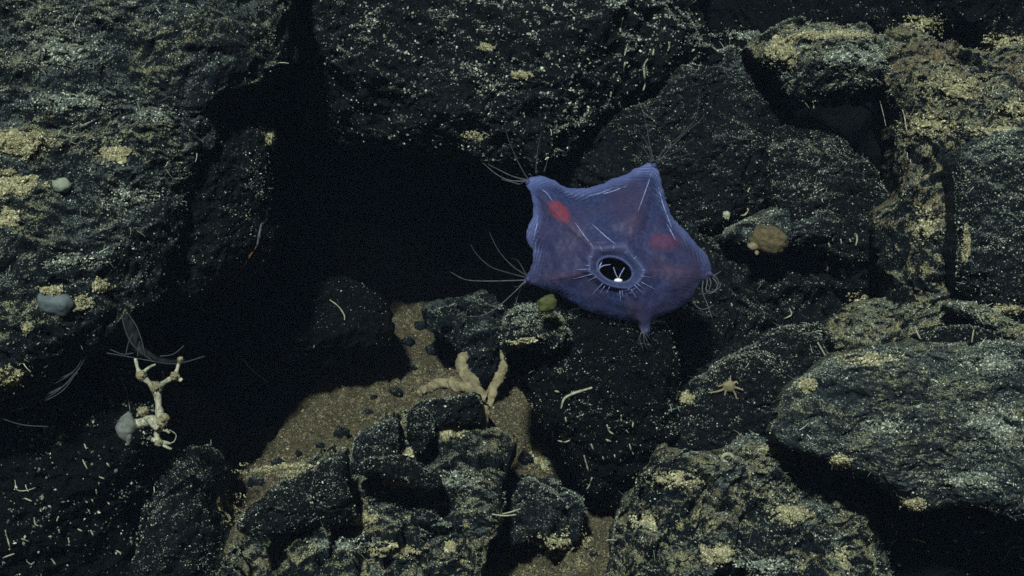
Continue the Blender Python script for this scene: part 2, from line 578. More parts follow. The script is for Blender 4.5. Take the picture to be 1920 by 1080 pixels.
x = np.linspace(-1.9, 1.9, 420); y = np.concatenate([np.linspace(-2.9, -0.6, 40), np.linspace(-0.58, 1.3, 330)])
X, Y = np.meshgrid(x, y)
pts = np.stack([X.ravel(), Y.ravel(), np.zeros(X.size)], 1)
Zs = -0.40 + 0.52 * Y.ravel() + 0.045 * fbm(pts * 4.5 + 2, 3) + 0.018 * fbm(pts * 17, 4) + 0.012 * fbm(pts * 42, 4, 0.65)
Zs = Zs - 0.9 * np.clip(-0.42 - X.ravel(), 0, 0.35) - 0.10 * np.clip((X.ravel() + 0.2) * 1.2, -0.4, 0.8) - 0.8 * np.clip(X.ravel() - 0.28, 0, 0.3)
SEA, v = sheet('seabed', X, Y, Zs.reshape(X.shape), 'sand')
FRONTS.append(v)
vis = ((v[:, 0] > -0.75) & (v[:, 0] < 0.35) & (v[:, 1] > -0.45) & (v[:, 1] < 0.6)).astype(float)
wsea = vis * (0.15 + np.clip(fbm(v * 14 + 5, 3), 0, 2))
grains(np.zeros(3), v, np.tile([0.0, -0.4, 0.9], (len(v), 1)), wsea, 22000, 'sand_grain', SEA, (0.0006, 0.0034), 0, 'sand_grain')

# --- boulders (outlines in picture pixels of the plane they stand in, depth in metres)
rock('big speckled boulder filling the upper left of the cleft', [(-170, -160), (250, -180), (500, -160), (497, 60), (474, 110), (440, 150), (392, 182), (382, 250), (352, 310), (326, 372), (318, 440), (308, 500), (282, 555), (240, 590), (200, 636), (130, 662), (62, 722), (-60, 760), (-170, 740)],
     -0.38, 'slab', tilt=(0.10, 0.30), edge=0.20, pw=5, back=0.25, amp=0.020, seed=1, grain=2.4, fil=700, dust=0.15, facets=3, fac=0.2)
rock('dim smooth boulder tucked behind the right edge of the speckled boulder', [(330, 150), (430, 130), (478, 200), (490, 300), (492, 410), (476, 470), (430, 530), (350, 560), (270, 560), (250, 400)],
     -0.27, 'clean_shaded', tilt=(0.8, -0.15), edge=0.10, pw=4, amp=0.012, seed=2, grain=0.35, fil=60)  # shadow of the speckled boulder deepened by a darker rock colour
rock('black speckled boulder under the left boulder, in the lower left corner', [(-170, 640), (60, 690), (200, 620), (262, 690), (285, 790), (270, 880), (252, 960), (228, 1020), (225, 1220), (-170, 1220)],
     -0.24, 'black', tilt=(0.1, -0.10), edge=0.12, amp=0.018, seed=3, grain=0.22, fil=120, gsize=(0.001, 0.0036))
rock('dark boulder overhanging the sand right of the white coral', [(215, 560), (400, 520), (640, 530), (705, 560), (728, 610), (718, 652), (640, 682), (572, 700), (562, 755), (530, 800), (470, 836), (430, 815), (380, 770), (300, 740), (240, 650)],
     0.14, 'black', tilt=(-0.1, -0.25), edge=0.14, amp=0.02, seed=4, grain=0.05, fil=8)  # hollow's shade put into the black colour; outline extended to shade the sand
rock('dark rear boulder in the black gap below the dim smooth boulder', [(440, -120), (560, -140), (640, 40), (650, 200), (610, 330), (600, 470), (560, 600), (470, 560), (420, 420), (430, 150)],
     0.28, 'clean_shaded', tilt=(0.1, -0.1), edge=0.14, amp=0.02, seed=5, grain=0.3, fil=0)
rock('low broken rock beside the sand slope at lower left', [(235, 1050), (245, 940), (275, 880), (310, 850), (360, 862), (384, 905), (384, 975), (400, 1010), (410, 1080), (400, 1200), (230, 1200)],
     -0.20, 'clean_shaded', tilt=(0.0, 0.3), edge=0.12, amp=0.016, block=0.03, seed=6, grain=0.5, fil=60)  # shading of this corner put into a darker rock colour
rock('craggy rubble boulder with tan sediment at bottom centre', [(396, 1230), (402, 1060), (440, 980), (500, 930), (575, 895), (610, 870), (650, 860), (690, 815), (760, 785), (820, 800), (880, 792), (945, 825), (966, 880), (950, 930), (932, 1000), (912, 1090), (905, 1230)],
     -0.34, 'rubble', tilt=(0.0, 0.55), edge=0.14, pw=4, amp=0.020, block=0.055, bfreq=11, seed=7, grain=1.5, fil=300, dust=0.1)
rock('flat black block lying on top of the rubble below the branching sponge', [(765, 772), (800, 752), (850, 745), (893, 742), (903, 762), (903, 800), (850, 800), (780, 804)],
     -0.26, 'clean_shaded', tilt=(0.05, 0.3), edge=0.06, pw=7, back=0.08, amp=0.006, seed=8, grain=0.5, facets=2, cat='rock', name='rock', res=1.6)
rock('upright black stone standing at the rim of the rubble', [(764, 775), (782, 762), (803, 768), (816, 790), (812, 830), (796, 848), (774, 842), (763, 812)],
     -0.32, 'clean_shaded', tilt=(0.2, 0.2), edge=0.05, pw=4, back=0.06, amp=0.006, seed=9, grain=0.5, facets=3, cat='rock', name='rock', res=1.4)
rock('angular dark grey stone left of the upright black stone', [(655, 850), (668, 815), (700, 798), (740, 786), (748, 815), (740, 860), (705, 868), (668, 868)],
     -0.33, 'grey', tilt=(0.1, 0.3), edge=0.05, pw=4, back=0.08, amp=0.008, seed=10, grain=0.7, facets=4, cat='rock', name='rock', res=1.5)
rock('blocky dark stone on the left flank of the rubble', [(592, 890), (602, 868), (640, 862), (652, 900), (660, 950), (655, 990), (600, 985), (585, 940)],
     -0.42, 'clean_shaded', tilt=(0.1, 0.1), edge=0.05, pw=5, back=0.08, amp=0.008, seed=11, grain=0.5, facets=3, cat='rock', name='rock', res=1.5)
rock('long dark ledge stone sloping along the lower edge of the sand', [(438, 985), (470, 945), (530, 912), (592, 892), (608, 940), (600, 985), (540, 1005), (470, 1012)],
     -0.40, 'clean_shaded', tilt=(0.0, 0.3), edge=0.06, pw=4, back=0.08, amp=0.012, seed=12, grain=0.6, facets=3, cat='rock', name='rock', res=1.6)
rock('small arched stone in the middle of the rubble', [(650, 890), (690, 866), (740, 860), (790, 875), (825, 905), (815, 925), (760, 905), (700, 900)],
     -0.42, 'clean_shaded', tilt=(0.0, -0.2), edge=0.05, pw=3, back=0.06, amp=0.008, seed=13, grain=0.4, facets=2, cat='rock', name='rock', res=1.6, center=(740, 885))

rock('black block under the sea star with dusty top', [(936, 640), (944, 600), (968, 576), (1015, 570), (1060, 590), (1150, 596), (1250, 612), (1278, 670), (1282, 760), (1278, 840), (1245, 885), (1195, 945), (1135, 975), (1082, 905), (1056, 850), (1038, 818), (1008, 800), (985, 760), (955, 720), (944, 690)],
     -0.19, 'black', tilt=(0.05, -0.10), edge=0.16, pw=3.5, back=0.2, amp=0.018, seed=14, grain=0.35, fil=80, facets=3)
rock('dust covered cap stone below the left arm of the sea star', [(938, 620), (945, 590), (970, 575), (1010, 570), (1050, 585), (1064, 615), (1060, 650), (1010, 660), (960, 660), (940, 650)],
     -0.25, 'rubble', tilt=(0.05, 0.45), edge=0.08, pw=3, back=0.1, amp=0.012, block=0.012, bfreq=25, seed=15, grain=2.0, fil=60, cat='rock', name='rock', dust=0.3, res=1.6)
rock('dark stones half sunk in sand at the foot of the cleft', [(900, 990), (930, 940), (985, 905), (1040, 910), (1090, 935), (1100, 985), (1060, 1035), (1010, 1010), (960, 1040), (920, 1060)],
     -0.16, 'grey', tilt=(0, 0.4), edge=0.08, pw=3, back=0.1, amp=0.02, block=0.03, bfreq=16, seed=16, grain=1.0, fil=40, cat='rock', name='rock')
rock('dark rock half buried in sand at the back of the cleft', [(800, 590), (850, 560), (930, 560), (960, 610), (950, 690), (900, 720), (870, 660), (820, 640)],
     0.26, 'grey', tilt=(0, 0.3), edge=0.12, pw=3, amp=0.03, block=0.03, seed=17, grain=0.6)

rock('wide dark ledge boulder along the top centre', [(545, -420), (900, -520), (1310, -440), (1345, 10), (1405, 62), (1310, 100), (1240, 160), (1160, 215), (1070, 262), (1010, 330), (930, 318), (860, 300), (780, 282), (700, 266), (600, 245), (550, 150)],
     0.02, 'ledge', tilt=(0.02, 0.05), edge=0.16, pw=4.5, back=0.3, amp=0.026, seed=18, grain=0.5, fil=200, facets=5, fac=0.25, gsize=(0.0008, 0.0034), center=(950, 100))  # unseen top raised above the frame to shade the cave behind
rock('rounded grey boulder behind the upper arm of the sea star', [(1040, 300), (1100, 240), (1200, 185), (1290, 110), (1400, 65), (1458, 92), (1482, 140), (1502, 210), (1512, 290), (1488, 345), (1440, 402), (1380, 432), (1290, 436), (1180, 400), (1060, 360)],
     0.13, 'ledge', tilt=(0.05, 0.04), edge=0.12, pw=4.5, back=0.3, amp=0.020, seed=19, grain=0.55, fil=260, facets=4, fac=0.2)
rock('dusty ledge with bright sediment at upper right of centre', [(1410, 75), (1450, 52), (1490, 32), (1560, 38), (1640, 48), (1672, 82), (1692, 125), (1690, 155), (1640, 172), (1560, 182), (1500, 192), (1470, 130)],
     0.02, 'dusty', tilt=(0.0, 0.5), edge=0.10, pw=3, amp=0.016, block=0.02, bfreq=14, seed=20, grain=1.8, fil=160, dust=0.25)
rock('black boulder in the top edge behind the dusty ledge', [(1310, -120), (1760, -140), (2100, -120), (2090, 70), (1900, 90), (1780, 40), (1690, 100), (1560, 80), (1400, 80), (1350, 20)],
     0.30, 'black', tilt=(0, 0), edge=0.10, pw=3, amp=0.02, seed=21, grain=0.15)
rock('rust tinted dusty boulder in the upper right corner', [(1676, 75), (1722, 22), (1785, 10), (1835, 42), (1905, 74), (2090, 50), (2090, 300), (1920, 300), (1840, 320), (1812, 440), (1832, 560), (1760, 620), (1680, 580), (1650, 440), (1690, 330), (1700, 200)],
     -0.08, 'rusty', tilt=(-0.05, 0.45), edge=0.12, pw=4, amp=0.022, block=0.022, bfreq=18, seed=22, grain=1.6, fil=900, dust=0.15, center=(1770, 240))
rock('grey boulder cut by the right edge of the picture', [(1812, 290), (1850, 258), (1890, 240), (1950, 226), (2100, 215), (2100, 650), (1930, 612), (1865, 575), (1818, 525), (1808, 430), (1806, 350)],
     -0.26, 'grey', tilt=(-0.05, 0.15), edge=0.12, pw=5, amp=0.014, seed=23, grain=2.0, fil=160, facets=3, fac=0.2)
rock('dim boulder between the rounded grey boulder and the rust tinted one', [(1470, 240), (1540, 205), (1600, 235), (1655, 300), (1690, 380), (1712, 470), (1690, 560), (1600, 560), (1480, 440), (1460, 320)],
     0.02, 'clean_shaded', tilt=(0.1, 0.1), edge=0.12, pw=3, amp=0.018, seed=24, grain=0.8, fil=160)
rock('dust topped ledge right of the round tan sponge', [(1360, 440), (1430, 398), (1500, 380), (1560, 368), (1625, 398), (1672, 440), (1692, 480), (1640, 478), (1560, 466), (1470, 462), (1400, 468)],
     0.00, 'grey', tilt=(0.0, 0.4), edge=0.10, pw=3, back=0.15, amp=0.016, seed=25, grain=1.2, fil=100, dust=0.1)
rock('shaded boulder in the recess right of the sea star', [(1250, 420), (1400, 430), (1560, 430), (1690, 440), (1760, 560), (1740, 680), (1600, 720), (1400, 740), (1280, 700)],
     0.09, 'clean_shaded', tilt=(0.0, 0.1), edge=0.14, pw=3, amp=0.03, block=0.02, seed=26, grain=0.5, fil=120)
rock('dark sloping rock carrying the small brittle star', [(1268, 790), (1282, 740), (1325, 695), (1400, 655), (1500, 625), (1620, 606), (1650, 660), (1560, 730), (1500, 790), (1468, 850), (1400, 875), (1310, 880), (1262, 860)],
     -0.10, 'clean_shaded', tilt=(0.0, 0.12), edge=0.12, pw=3, amp=0.018, seed=27, grain=0.7, fil=150)
rock('rubble shelf with pale sediment above the right slab', [(1580, 640), (1620, 590), (1690, 560), (1760, 530), (1830, 545), (1910, 600), (2090, 620), (2090, 720), (1900, 680), (1750, 690), (1640, 690)],
     -0.20, 'rubble', tilt=(0.0, 0.5), edge=0.10, pw=3, amp=0.018, block=0.02, bfreq=18, seed=28, grain=1.6, fil=260, dust=0.1)
rock('tan topped wedge of rock poking out at the right edge', [(1812, 568), (1850, 570), (1890, 590), (1930, 612), (2080, 640), (2080, 690), (1910, 650), (1850, 615), (1815, 590)],
     -0.34, 'dusty', tilt=(0.0, 0.6), edge=0.06, pw=3, back=0.12, amp=0.010, seed=29, grain=1.5, fil=40, cat='rock', name='rock', dust=0.3, center=(1900, 618))
rock('long black sliver of rock lying above the right slab', [(1725, 640), (1780, 612), (1840, 606), (1890, 622), (1905, 645), (1850, 655), (1760, 660)],
     -0.36, 'clean_shaded', tilt=(0.0, 0.2), edge=0.05, pw=3, back=0.08, amp=0.010, seed=30, grain=0.6, cat='rock', name='rock')
rock('broad grey green slab at the lower right', [(1458, 822), (1478, 782), (1502, 735), (1542, 702), (1582, 676), (1640, 660), (1720, 652), (1800, 644), (1870, 650), (1950, 636), (2100, 630), (2100, 985), (1920, 965), (1810, 958), (1735, 958), (1690, 938), (1640, 908), (1560, 872), (1490, 852)],
     -0.46, 'slab_green', tilt=(0.02, 0.45), edge=0.13, pw=5, back=0.12, amp=0.016, seed=31, grain=2.0, fil=420, dust=0.1, facets=3, fac=0.15)
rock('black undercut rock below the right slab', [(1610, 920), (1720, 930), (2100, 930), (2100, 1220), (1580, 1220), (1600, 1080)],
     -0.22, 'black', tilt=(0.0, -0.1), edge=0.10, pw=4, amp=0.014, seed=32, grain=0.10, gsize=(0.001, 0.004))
rock('rough rubble boulder crusted with sediment at the bottom right', [(1158, 1010), (1200, 950), (1244, 892), (1292, 856), (1360, 856), (1436, 838), (1470, 850), (1500, 880), (1570, 905), (1640, 955), (1690, 1010), (1720, 1100), (1700, 1230), (1165, 1230), (1160, 1100)],
     -0.40, 'rubble', tilt=(0.0, 0.45), edge=0.16, pw=4, amp=0.022, block=0.05, bfreq=12, seed=33, grain=1.6, fil=420, dust=0.1)

# ------------------------------------------------------------------ depth of what stands at a picture point (to rest small things on it)
CELL = 4
ZW, ZH = 1920 // CELL, 1080 // CELL
zb = np.full((ZH, ZW), 9.0)
for wp in FRONTS:
    px = ((wp[:, 0] / (D + wp[:, 1]) * D * 1000 + 960) / CELL).astype(int)
    py = ((540 - wp[:, 2] / (D + wp[:, 1]) * D * 1000) / CELL).astype(int)
    ok = (px >= 0) & (px < ZW) & (py >= 0) & (py < ZH)
    np.minimum.at(zb, (py[ok], px[ok]), wp[ok, 1])
for _ in range(6):
    bad = zb > 8
    if not bad.any(): break
    p = np.pad(zb, 1, constant_values=9.0)
    nb = np.minimum.reduce([p[:-2, 1:-1], p[2:, 1:-1], p[1:-1, :-2], p[1:-1, 2:]])
    zb[bad] = nb[bad]
def surf(px, py, lift=0.0):
    i, j = int(np.clip(py // CELL, 0, ZH - 1)), int(np.clip(px // CELL, 0, ZW - 1))
    i0, i1, j0, j1 = max(i - 1, 0), i + 2, max(j - 1, 0), j + 2
    return float(np.median(zb[i0:i1, j0:j1])) - lift
def S(px, py, lift=0.0):
    return P(px, py, surf(px, py, lift))

# ------------------------------------------------------------------ the sea star
OC = np.array([1147.0, 507.0])
star_pts = [(986, 337), (1008, 325), (1032, 331), (1058, 345), (1086, 350), (1120, 345), (1150, 332), (1180, 320), (1206, 307), (1228, 300), (1240, 312),
            (1246, 342), (1253, 376), (1263, 405), (1281, 428), (1302, 452), (1321, 474), (1331, 496), (1328, 518), (1306, 536), (1296, 556), (1274, 574), (1240, 588),
            (1218, 598), (1210, 626), (1198, 624), (1188, 604), (1150, 596), (1100, 583), (1070, 566), (1040, 549), (1008, 539), (984, 528), (994, 505), (1000, 474), (988, 450), (990, 424), (1000, 398), (997, 368)]
TIPS = np.array([(986, 337), (1234, 304), (1330, 512), (1204, 628), (984, 527)], float)
def star_plane(px, py):
    return -0.135 - 0.00045 * (py - 470)
sp = closed_path(star_pts, 10)
# resample by arc length
seg = np.linalg.norm(np.roll(sp, -1, 0) - sp, axis=1); cum = np.concatenate([[0], np.cumsum(seg)])
Mo = 420
tq = np.linspace(0, cum[-1], Mo, endpoint=False)
spc = np.vstack([sp, sp[:1]])
outl = np.stack([np.interp(tq, cum, spc[:, 0]), np.interp(tq, cum, spc[:, 1])], 1)
# crinkled hem
nrm_ = np.stack([np.gradient(outl[:, 1]), -np.gradient(outl[:, 0])], 1); nrm_ /= np.linalg.norm(nrm_, axis=1, keepdims=True)
outl += nrm_ * (fbm(np.stack([outl[:, 0] * .07, outl[:, 1] * .07, 0 * outl[:, 0]], 1), 2)[:, None] * 2.2)
ang = np.arctan2(outl[:, 1] - OC[1], outl[:, 0] - OC[0])
tilt_a = math.radians(22)
def osc(a, ra, rb, cx=OC[0], cy=OC[1]):
    x = ra * np.cos(a - tilt_a); y = rb * np.sin(a - tilt_a)
    return np.stack([cx + x * math.cos(tilt_a) - y * math.sin(tilt_a), cy + x * math.sin(tilt_a) + y * math.cos(tilt_a)], -1)
inner = osc(ang, 33, 22)
K = 64
ts = np.linspace(0, 1, K) ** 1.0
rim_r = 0.14
V, tatt, fatt, gatt, aatt = [], [], [], [], []
s_out = np.linspace(0, 1, Mo, endpoint=False)
tipd = np.min(np.linalg.norm(outl[:, None] - TIPS[None], axis=2), axis=1)
armw = np.exp(-(tipd / 55.0) ** 2)
plen = np.linalg.norm(outl - inner, axis=1)
# a soaked, puffed-up body: height from a membrane inflated inside the outline
GX, GY, GS = 960, 280, 4
gw, gh = 100, 95
gx_, gy_ = np.meshgrid(GX + GS * np.arange(gw), GY + GS * np.arange(gh))
def inside_poly(xx, yy, poly):
    r = np.zeros(xx.shape, bool)
    x1, y1 = poly[-1]
    for x2, y2 in poly:
        c = ((y1 > yy) != (y2 > yy)) & (xx < (x2 - x1) * (yy - y1) / (y2 - y1 + 1e-12) + x1)
        r ^= c; x1, y1 = x2, y2
    return r
MASK = inside_poly(gx_, gy_, outl)
Hh = np.zeros((gh, gw))
for _ in range(1500):
    p_ = np.pad(Hh, 1)
    Hh = np.where(MASK, (p_[:-2, 1:-1] + p_[2:, 1:-1] + p_[1:-1, :-2] + p_[1:-1, 2:]) / 4 + 1.0, 0)
Hh = Hh / Hh.max()
def pillow(p):
    u = np.clip((p[:, 0] - GX) / GS, 0, gw - 1.001); v = np.clip((p[:, 1] - GY) / GS, 0, gh - 1.001)
    i, j = v.astype(int), u.astype(int); fu, fv = u - j, v - i
    return (Hh[i, j] * (1 - fu) * (1 - fv) + Hh[i, j + 1] * fu * (1 - fv) + Hh[i + 1, j] * (1 - fu) * fv + Hh[i + 1, j + 1] * fu * fv)
def star_surface(p, t, aw, s):
    dome = 0.085 * np.clip(pillow(p), 0, 1) ** 0.62
    ridge = 0.005 * aw * np.sin(np.pi * np.clip(t, 0, 1)) ** 0.8
    web = -0.004 * (1 - aw) * np.sin(np.pi * t) ** 2
    collar = 0.012 * np.exp(-((t - 0.13) / 0.085) ** 2) - 0.008 * np.exp(-(t / 0.05) ** 2)
    return -(dome + ridge + web + collar)
for k, t in enumerate(ts):
    p = inner * (1 - t) + outl * t
    d = star_plane(p[:, 0], p[:, 1]) + star_surface(p, t, armw, s_out)
    q = np.stack([p[:, 0] * .02, p[:, 1] * .02, np.zeros(Mo)], 1)
    d = d + 0.006 * fbm(q, 3) * (t > 0.2) + 0.0035 * np.sin(tipd * 0.75) * np.clip((t - 0.72) / 0.28, 0, 1) * (1 - t) * 3
    s = (D + star_plane(1147, 470)) / D
    V.append(np.stack([(p[:, 0] - 960) / 1000 * s, d, (540 - p[:, 1]) / 1000 * s], 1))
    tatt.append(np.full(Mo, t))
    # feather coordinate along each arm, slanting from the axis to the hem
    rel = p[:, None] - OC; td = (TIPS - OC); td = td / np.linalg.norm(td, axis=1, keepdims=True)
    rel = p - OC
    al = rel @ td.T
    pe = np.abs(rel[:, :1] * td[:, 1] - rel[:, 1:] * td[:, 0])
    best = np.argmin(pe + 1e4 * (al < 0), axis=1)
    ii = np.arange(Mo)
    fatt.append(al[ii, best] + 0.35 * pe[ii, best])
    def spot(cx, cy, a_, b2, rot):
        u_ = (p[:, 0] - cx) * math.cos(rot) + (p[:, 1] - cy) * math.sin(rot); v_ = -(p[:, 0] - cx) * math.sin(rot) + (p[:, 1] - cy) * math.cos(rot)
        q_ = np.hypot(u_ / a_, v_ / b2) + 0.12 * fbm(np.stack([p[:, 0] * .1, p[:, 1] * .1, 0 * p[:, 0]], 1), 2)
        w_ = np.clip((1.25 - q_) / 0.5, 0, 1)
        return w_ * w_ * (3 - 2 * w_)
    gatt.append(np.maximum(spot(1048, 398, 24, 14, math.radians(50)) * 0.56, spot(1242, 455, 30, 17, 0.1) * 0.13))
    wa = np.exp(-(pe[ii, best] / 13.0) ** 2) * np.clip((al[ii, best] - 45) / 30, 0, 1) * np.clip((190 - al[ii, best]) / 60, 0, 1)
    aatt.append(wa)
front = np.vstack(V)
under = []
for k, (q, yb) in enumerate(((0.985, 0.012), (0.8, 0.03), (0.45, 0.035), (0.05, 0.035))):
    p = OC * (1 - q) + outl * q
    d = star_plane(p[:, 0], p[:, 1]) + yb
    s = (D + star_plane(1147, 470)) / D
    under.append(np.stack([(p[:, 0] - 960) / 1000 * s, d, (540 - p[:, 1]) / 1000 * s], 1))
ids = np.arange(K * Mo).reshape(K, Mo)
def ring_quads(a, b):
    return np.stack([a, np.roll(a, -1), np.roll(b, -1), b], -1)
Fq = np.vstack([ring_quads(ids[k], ids[k + 1]) for k in range(K - 1)])
n0 = K * Mo; prev = ids[-1]; Fu = []
for u in under:
    ii = np.arange(Mo) + n0; Fu.append(ring_quads(prev, ii)); prev = ii; n0 += Mo
SV = np.vstack([front] + under); SF = np.vstack([Fq] + Fu)
a, b_, c_ = SV[Fq[:, 0]], SV[Fq[:, 1]], SV[Fq[:, 2]]
if np.cross(b_ - a, c_ - a)[:, 1].sum() > 0: SF = SF[:, ::-1]
star_base = P(1204, 628, -0.2)
star = empty('sea_star', star_base.tolist())
tag(star, 'translucent violet sea star clinging to the rock with an open hole in its disc', 'sea star')

t = NT('star_skin')
pos = t.world_pos()
at = t.n('ShaderNodeAttribute', attribute_name='radial'); af = t.n('ShaderNodeAttribute', attribute_name='feather')
wv = t.math('SINE', t.math('ADD', t.math('MULTIPLY', af.outputs['Fac'], 0.95), t.math('MULTIPLY', t.noise(pos, 34, 4), 14.0)))
stripe = t.math('MULTIPLY', t.maprange(wv, 0.1, 0.95), t.maprange(at.outputs['Fac'], 0.74, 0.95))
stripe = t.math('MULTIPLY', stripe, t.maprange(t.noise(pos, 14, 2), 0.42, 0.62))
zsep = t.n('ShaderNodeSeparateXYZ'); t.l(pos, zsep.inputs[0])
upper = t.maprange(zsep.outputs[2], 0.0, 0.10, 0.12, 1.0)          # top-lit glow of the hem put into the colour; stripes fade with it
stripe = t.math('MULTIPLY', stripe, upper)
netn = t.noise(pos, 160, 4, 0.7, 0.3)
skin = t.mix(t.maprange(netn, 0.35, 0.65), (0.032, 0.045, 0.138), (0.062, 0.084, 0.225))
skin = t.mix(t.maprange(t.noise(pos, 9, 3), 0.4, 0.65), skin, (0.066, 0.056, 0.135))
skin = t.mix(t.maprange(t.noise(pos, 26, 4, 0.6, 0.8), 0.36, 0.66, 0.0, 0.5), skin, (0.030, 0.038, 0.105))
skin = t.mix(t.math('MULTIPLY', t.maprange(at.outputs['Fac'], 0.82, 1.0, 0.0, 0.85), upper), skin, (0.20, 0.26, 0.62))
skin = t.mix(t.math('MULTIPLY', stripe, 0.42), skin, (0.42, 0.50, 0.95))
skin = t.mix(t.maprange(at.outputs['Fac'], 0.22, 0.08, 0.0, 0.35), skin, (0.14, 0.18, 0.42))
ag = t.n('ShaderNodeAttribute', attribute_name='gland'); aa = t.n('ShaderNodeAttribute', attribute_name='arm')
skin = t.mix(t.math('MULTIPLY', aa.outputs['Fac'], t.maprange(t.noise(pos, 40, 3), 0.3, 0.65, 0.1, 0.42)), skin, (0.150, 0.085, 0.130))
skin = t.mix(t.math('MULTIPLY', ag.outputs['Fac'], t.maprange(t.noise(pos, 120, 3), 0.25, 0.6, 0.65, 1.0)), skin, (0.40, 0.050, 0.050))
b = t.n('ShaderNodeBsdfPrincipled')
t.l(skin, b.inputs['Base Color']); b.inputs['Roughness'].default_value = 0.5
b.inputs['Specular IOR Level'].default_value = 0.25
b.inputs['Sheen Weight'].default_value = 0.06; b.inputs['Sheen Tint'].default_value = (0.45, 0.55, 1.0, 1)
tl = t.n('ShaderNodeBsdfTranslucent'); t.l(skin, tl.inputs[0])
bp = t.n('ShaderNodeBump'); bp.inputs['Strength'].default_value = 0.35; bp.inputs['Distance'].default_value = 0.003
t.l(t.math('ADD', netn, t.math('MULTIPLY', stripe, 0.8)), bp.inputs['Height']); t.l(bp.outputs[0], b.inputs['Normal'])
m1 = t.n('ShaderNodeMixShader'); m1.inputs[0].default_value = 0.25
t.l(b.outputs[0], m1.inputs[1]); t.l(tl.outputs[0], m1.inputs[2])
tr = t.n('ShaderNodeBsdfTransparent'); tr.inputs[0].default_value = (0.9, 0.9, 1.0, 1)
m2 = t.n('ShaderNodeMixShader')
t.l(t.maprange(netn, 0.3, 0.7, 0.58, 0.80), m2.inputs[0])
t.l(tr.outputs[0], m2.inputs[1]); t.l(m1.outputs[0], m2.inputs[2])
t.l(m2.outputs[0], t.out.inputs[0])
M['star_skin'] = t.m
me = fast_mesh('body', SV - star_base, SF)
nt = np.zeros(len(SV), np.float32); nt[:K * Mo] = np.concatenate(tatt); nt[K * Mo:] = 0.5
nf = np.zeros(len(SV), np.float32); nf[:K * Mo] = np.concatenate(fatt)
for nm_, at_ in (('gland', gatt), ('arm', aatt)):
    na_ = np.zeros(len(SV), np.float32); na_[:K * Mo] = np.concatenate(at_)
    me.attributes.new(nm_, 'FLOAT', 'POINT').data.foreach_set('value', na_)
me.attributes.new('radial', 'FLOAT', 'POINT').data.foreach_set('value', nt)
me.attributes.new('feather', 'FLOAT', 'POINT').data.foreach_set('value', nf)
link('body', me, M['star_skin'], star)

def star_pt(px, py, lift=0.0):
    """a point on the star's skin"""
    v = front
    s = (D + star_plane(1147, 470)) / D
    x, z = (px - 960) / 1000 * s, (540 - py) / 1000 * s
    i = np.argmin((v[:, 0] - x) ** 2 + (v[:, 2] - z) ** 2)
    return np.array([x, v[i, 1] - lift, z])

M['star_core'] = plain_material('star_core', (0.11, 0.055, 0.085), (0.17, 0.085, 0.12), 40, 0.7, 0.2)
M['star_red'] = plain_material('star_red', (0.28, 0.045, 0.042), (0.36, 0.065, 0.055), 120, 0.6, 0.3, 0.002)
M['star_inside'] = plain_material('star_inside', (0.035, 0.024, 0.024), (0.060, 0.042, 0.040), 60, 0.7, 0.2)
M['star_thread'] = plain_material('star_thread', (0.14, 0.17, 0.36), (0.30, 0.36, 0.64), 200, 0.5, 0.1)
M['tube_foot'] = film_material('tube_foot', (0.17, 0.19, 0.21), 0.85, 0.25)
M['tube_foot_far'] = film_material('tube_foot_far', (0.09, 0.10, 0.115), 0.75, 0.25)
M['white_bead'] = plain_material('white_bead', (0.75, 0.75, 0.72), (0.85, 0.85, 0.82), 200, 0.4, 0.1)
M['oral'] = plain_material('star_oral', (0.022, 0.020, 0.045), (0.035, 0.030, 0.065), 60, 0.7, 0.2)

# arm cores under the skin
for tip in TIPS:
    mb = MB()
    pts = []
    for q in np.linspace(0.34, 0.93, 14):
        p = OC * (1 - q) + tip * q
        sp_ = star_pt(p[0], p[1]); sp_[1] += 0.019
        pts.append(sp_)
    mb.tube(pts, np.sin(np.linspace(0.25, 2.9, 14)) * 0.005 + 0.001, 12)
    mb.build('arm_core', M['star_core'], star)
# red organs
mb = MB(); c = star_pt(1048, 397); c[1] += 0.0270
mb.blob(c, (0.025, 0.007, 0.0145), 3, 0.10, 2.0, 24, 16, -math.radians(50)); o = mb.build('red_gland', M['star_red'], star); o['label'] = 'bright scarlet gland showing in the upper left arm'
mb = MB(); c = star_pt(1240, 455); c[1] += 0.0330
mb.blob(c, (0.027, 0.007, 0.015), 4, 0.10, 2.0, 24, 16, math.radians(5)); o = mb.build('red_gland', M['star_red'], star); o['label'] = 'dull red gland deep under the skin on the right'
# dark inside of the opening
av = np.linspace(0, 2 * np.pi, 48, endpoint=False)
rings = []
for q, yb in ((1.06, 0.002), (1.06, 0.02), (1.15, 0.05), (0.9, 0.075), (0.4, 0.09), (0.03, 0.092)):
    e = osc(av, 33 * q, 22 * q)
    y0 = star_pt(*OC)[1]
    s = (D + star_plane(1147, 470)) / D
    yy = np.array([star_pt(px, py)[1] for px, py in osc(av, 33, 22)])
    rings.append(np.stack([(e[:, 0] - 960) / 1000 * s, yy + yb, (540 - e[:, 1]) / 1000 * s], 1))
RV = np.vstack(rings); RF = []
for k in range(len(rings) - 1):
    for j in range(48):
        RF.append((k * 48 + j, k * 48 + (j + 1) % 48, (k + 1) * 48 + (j + 1) % 48, (k + 1) * 48 + j))
link('cavity', make_mesh('cavity', RV - star_base, RF), M['star_inside'], star)
# rim lip
mb = MB()
pts = []
for a_ in np.linspace(0, 2 * np.pi, 49):
    e = osc(np.array([a_]), 33.5, 22.4)[0]; pts.append(star_pt(e[0], e[1], 0.0008))
mb.tube(pts, 0.0026, 8); mb.build('rim', M['star_skin'], star)
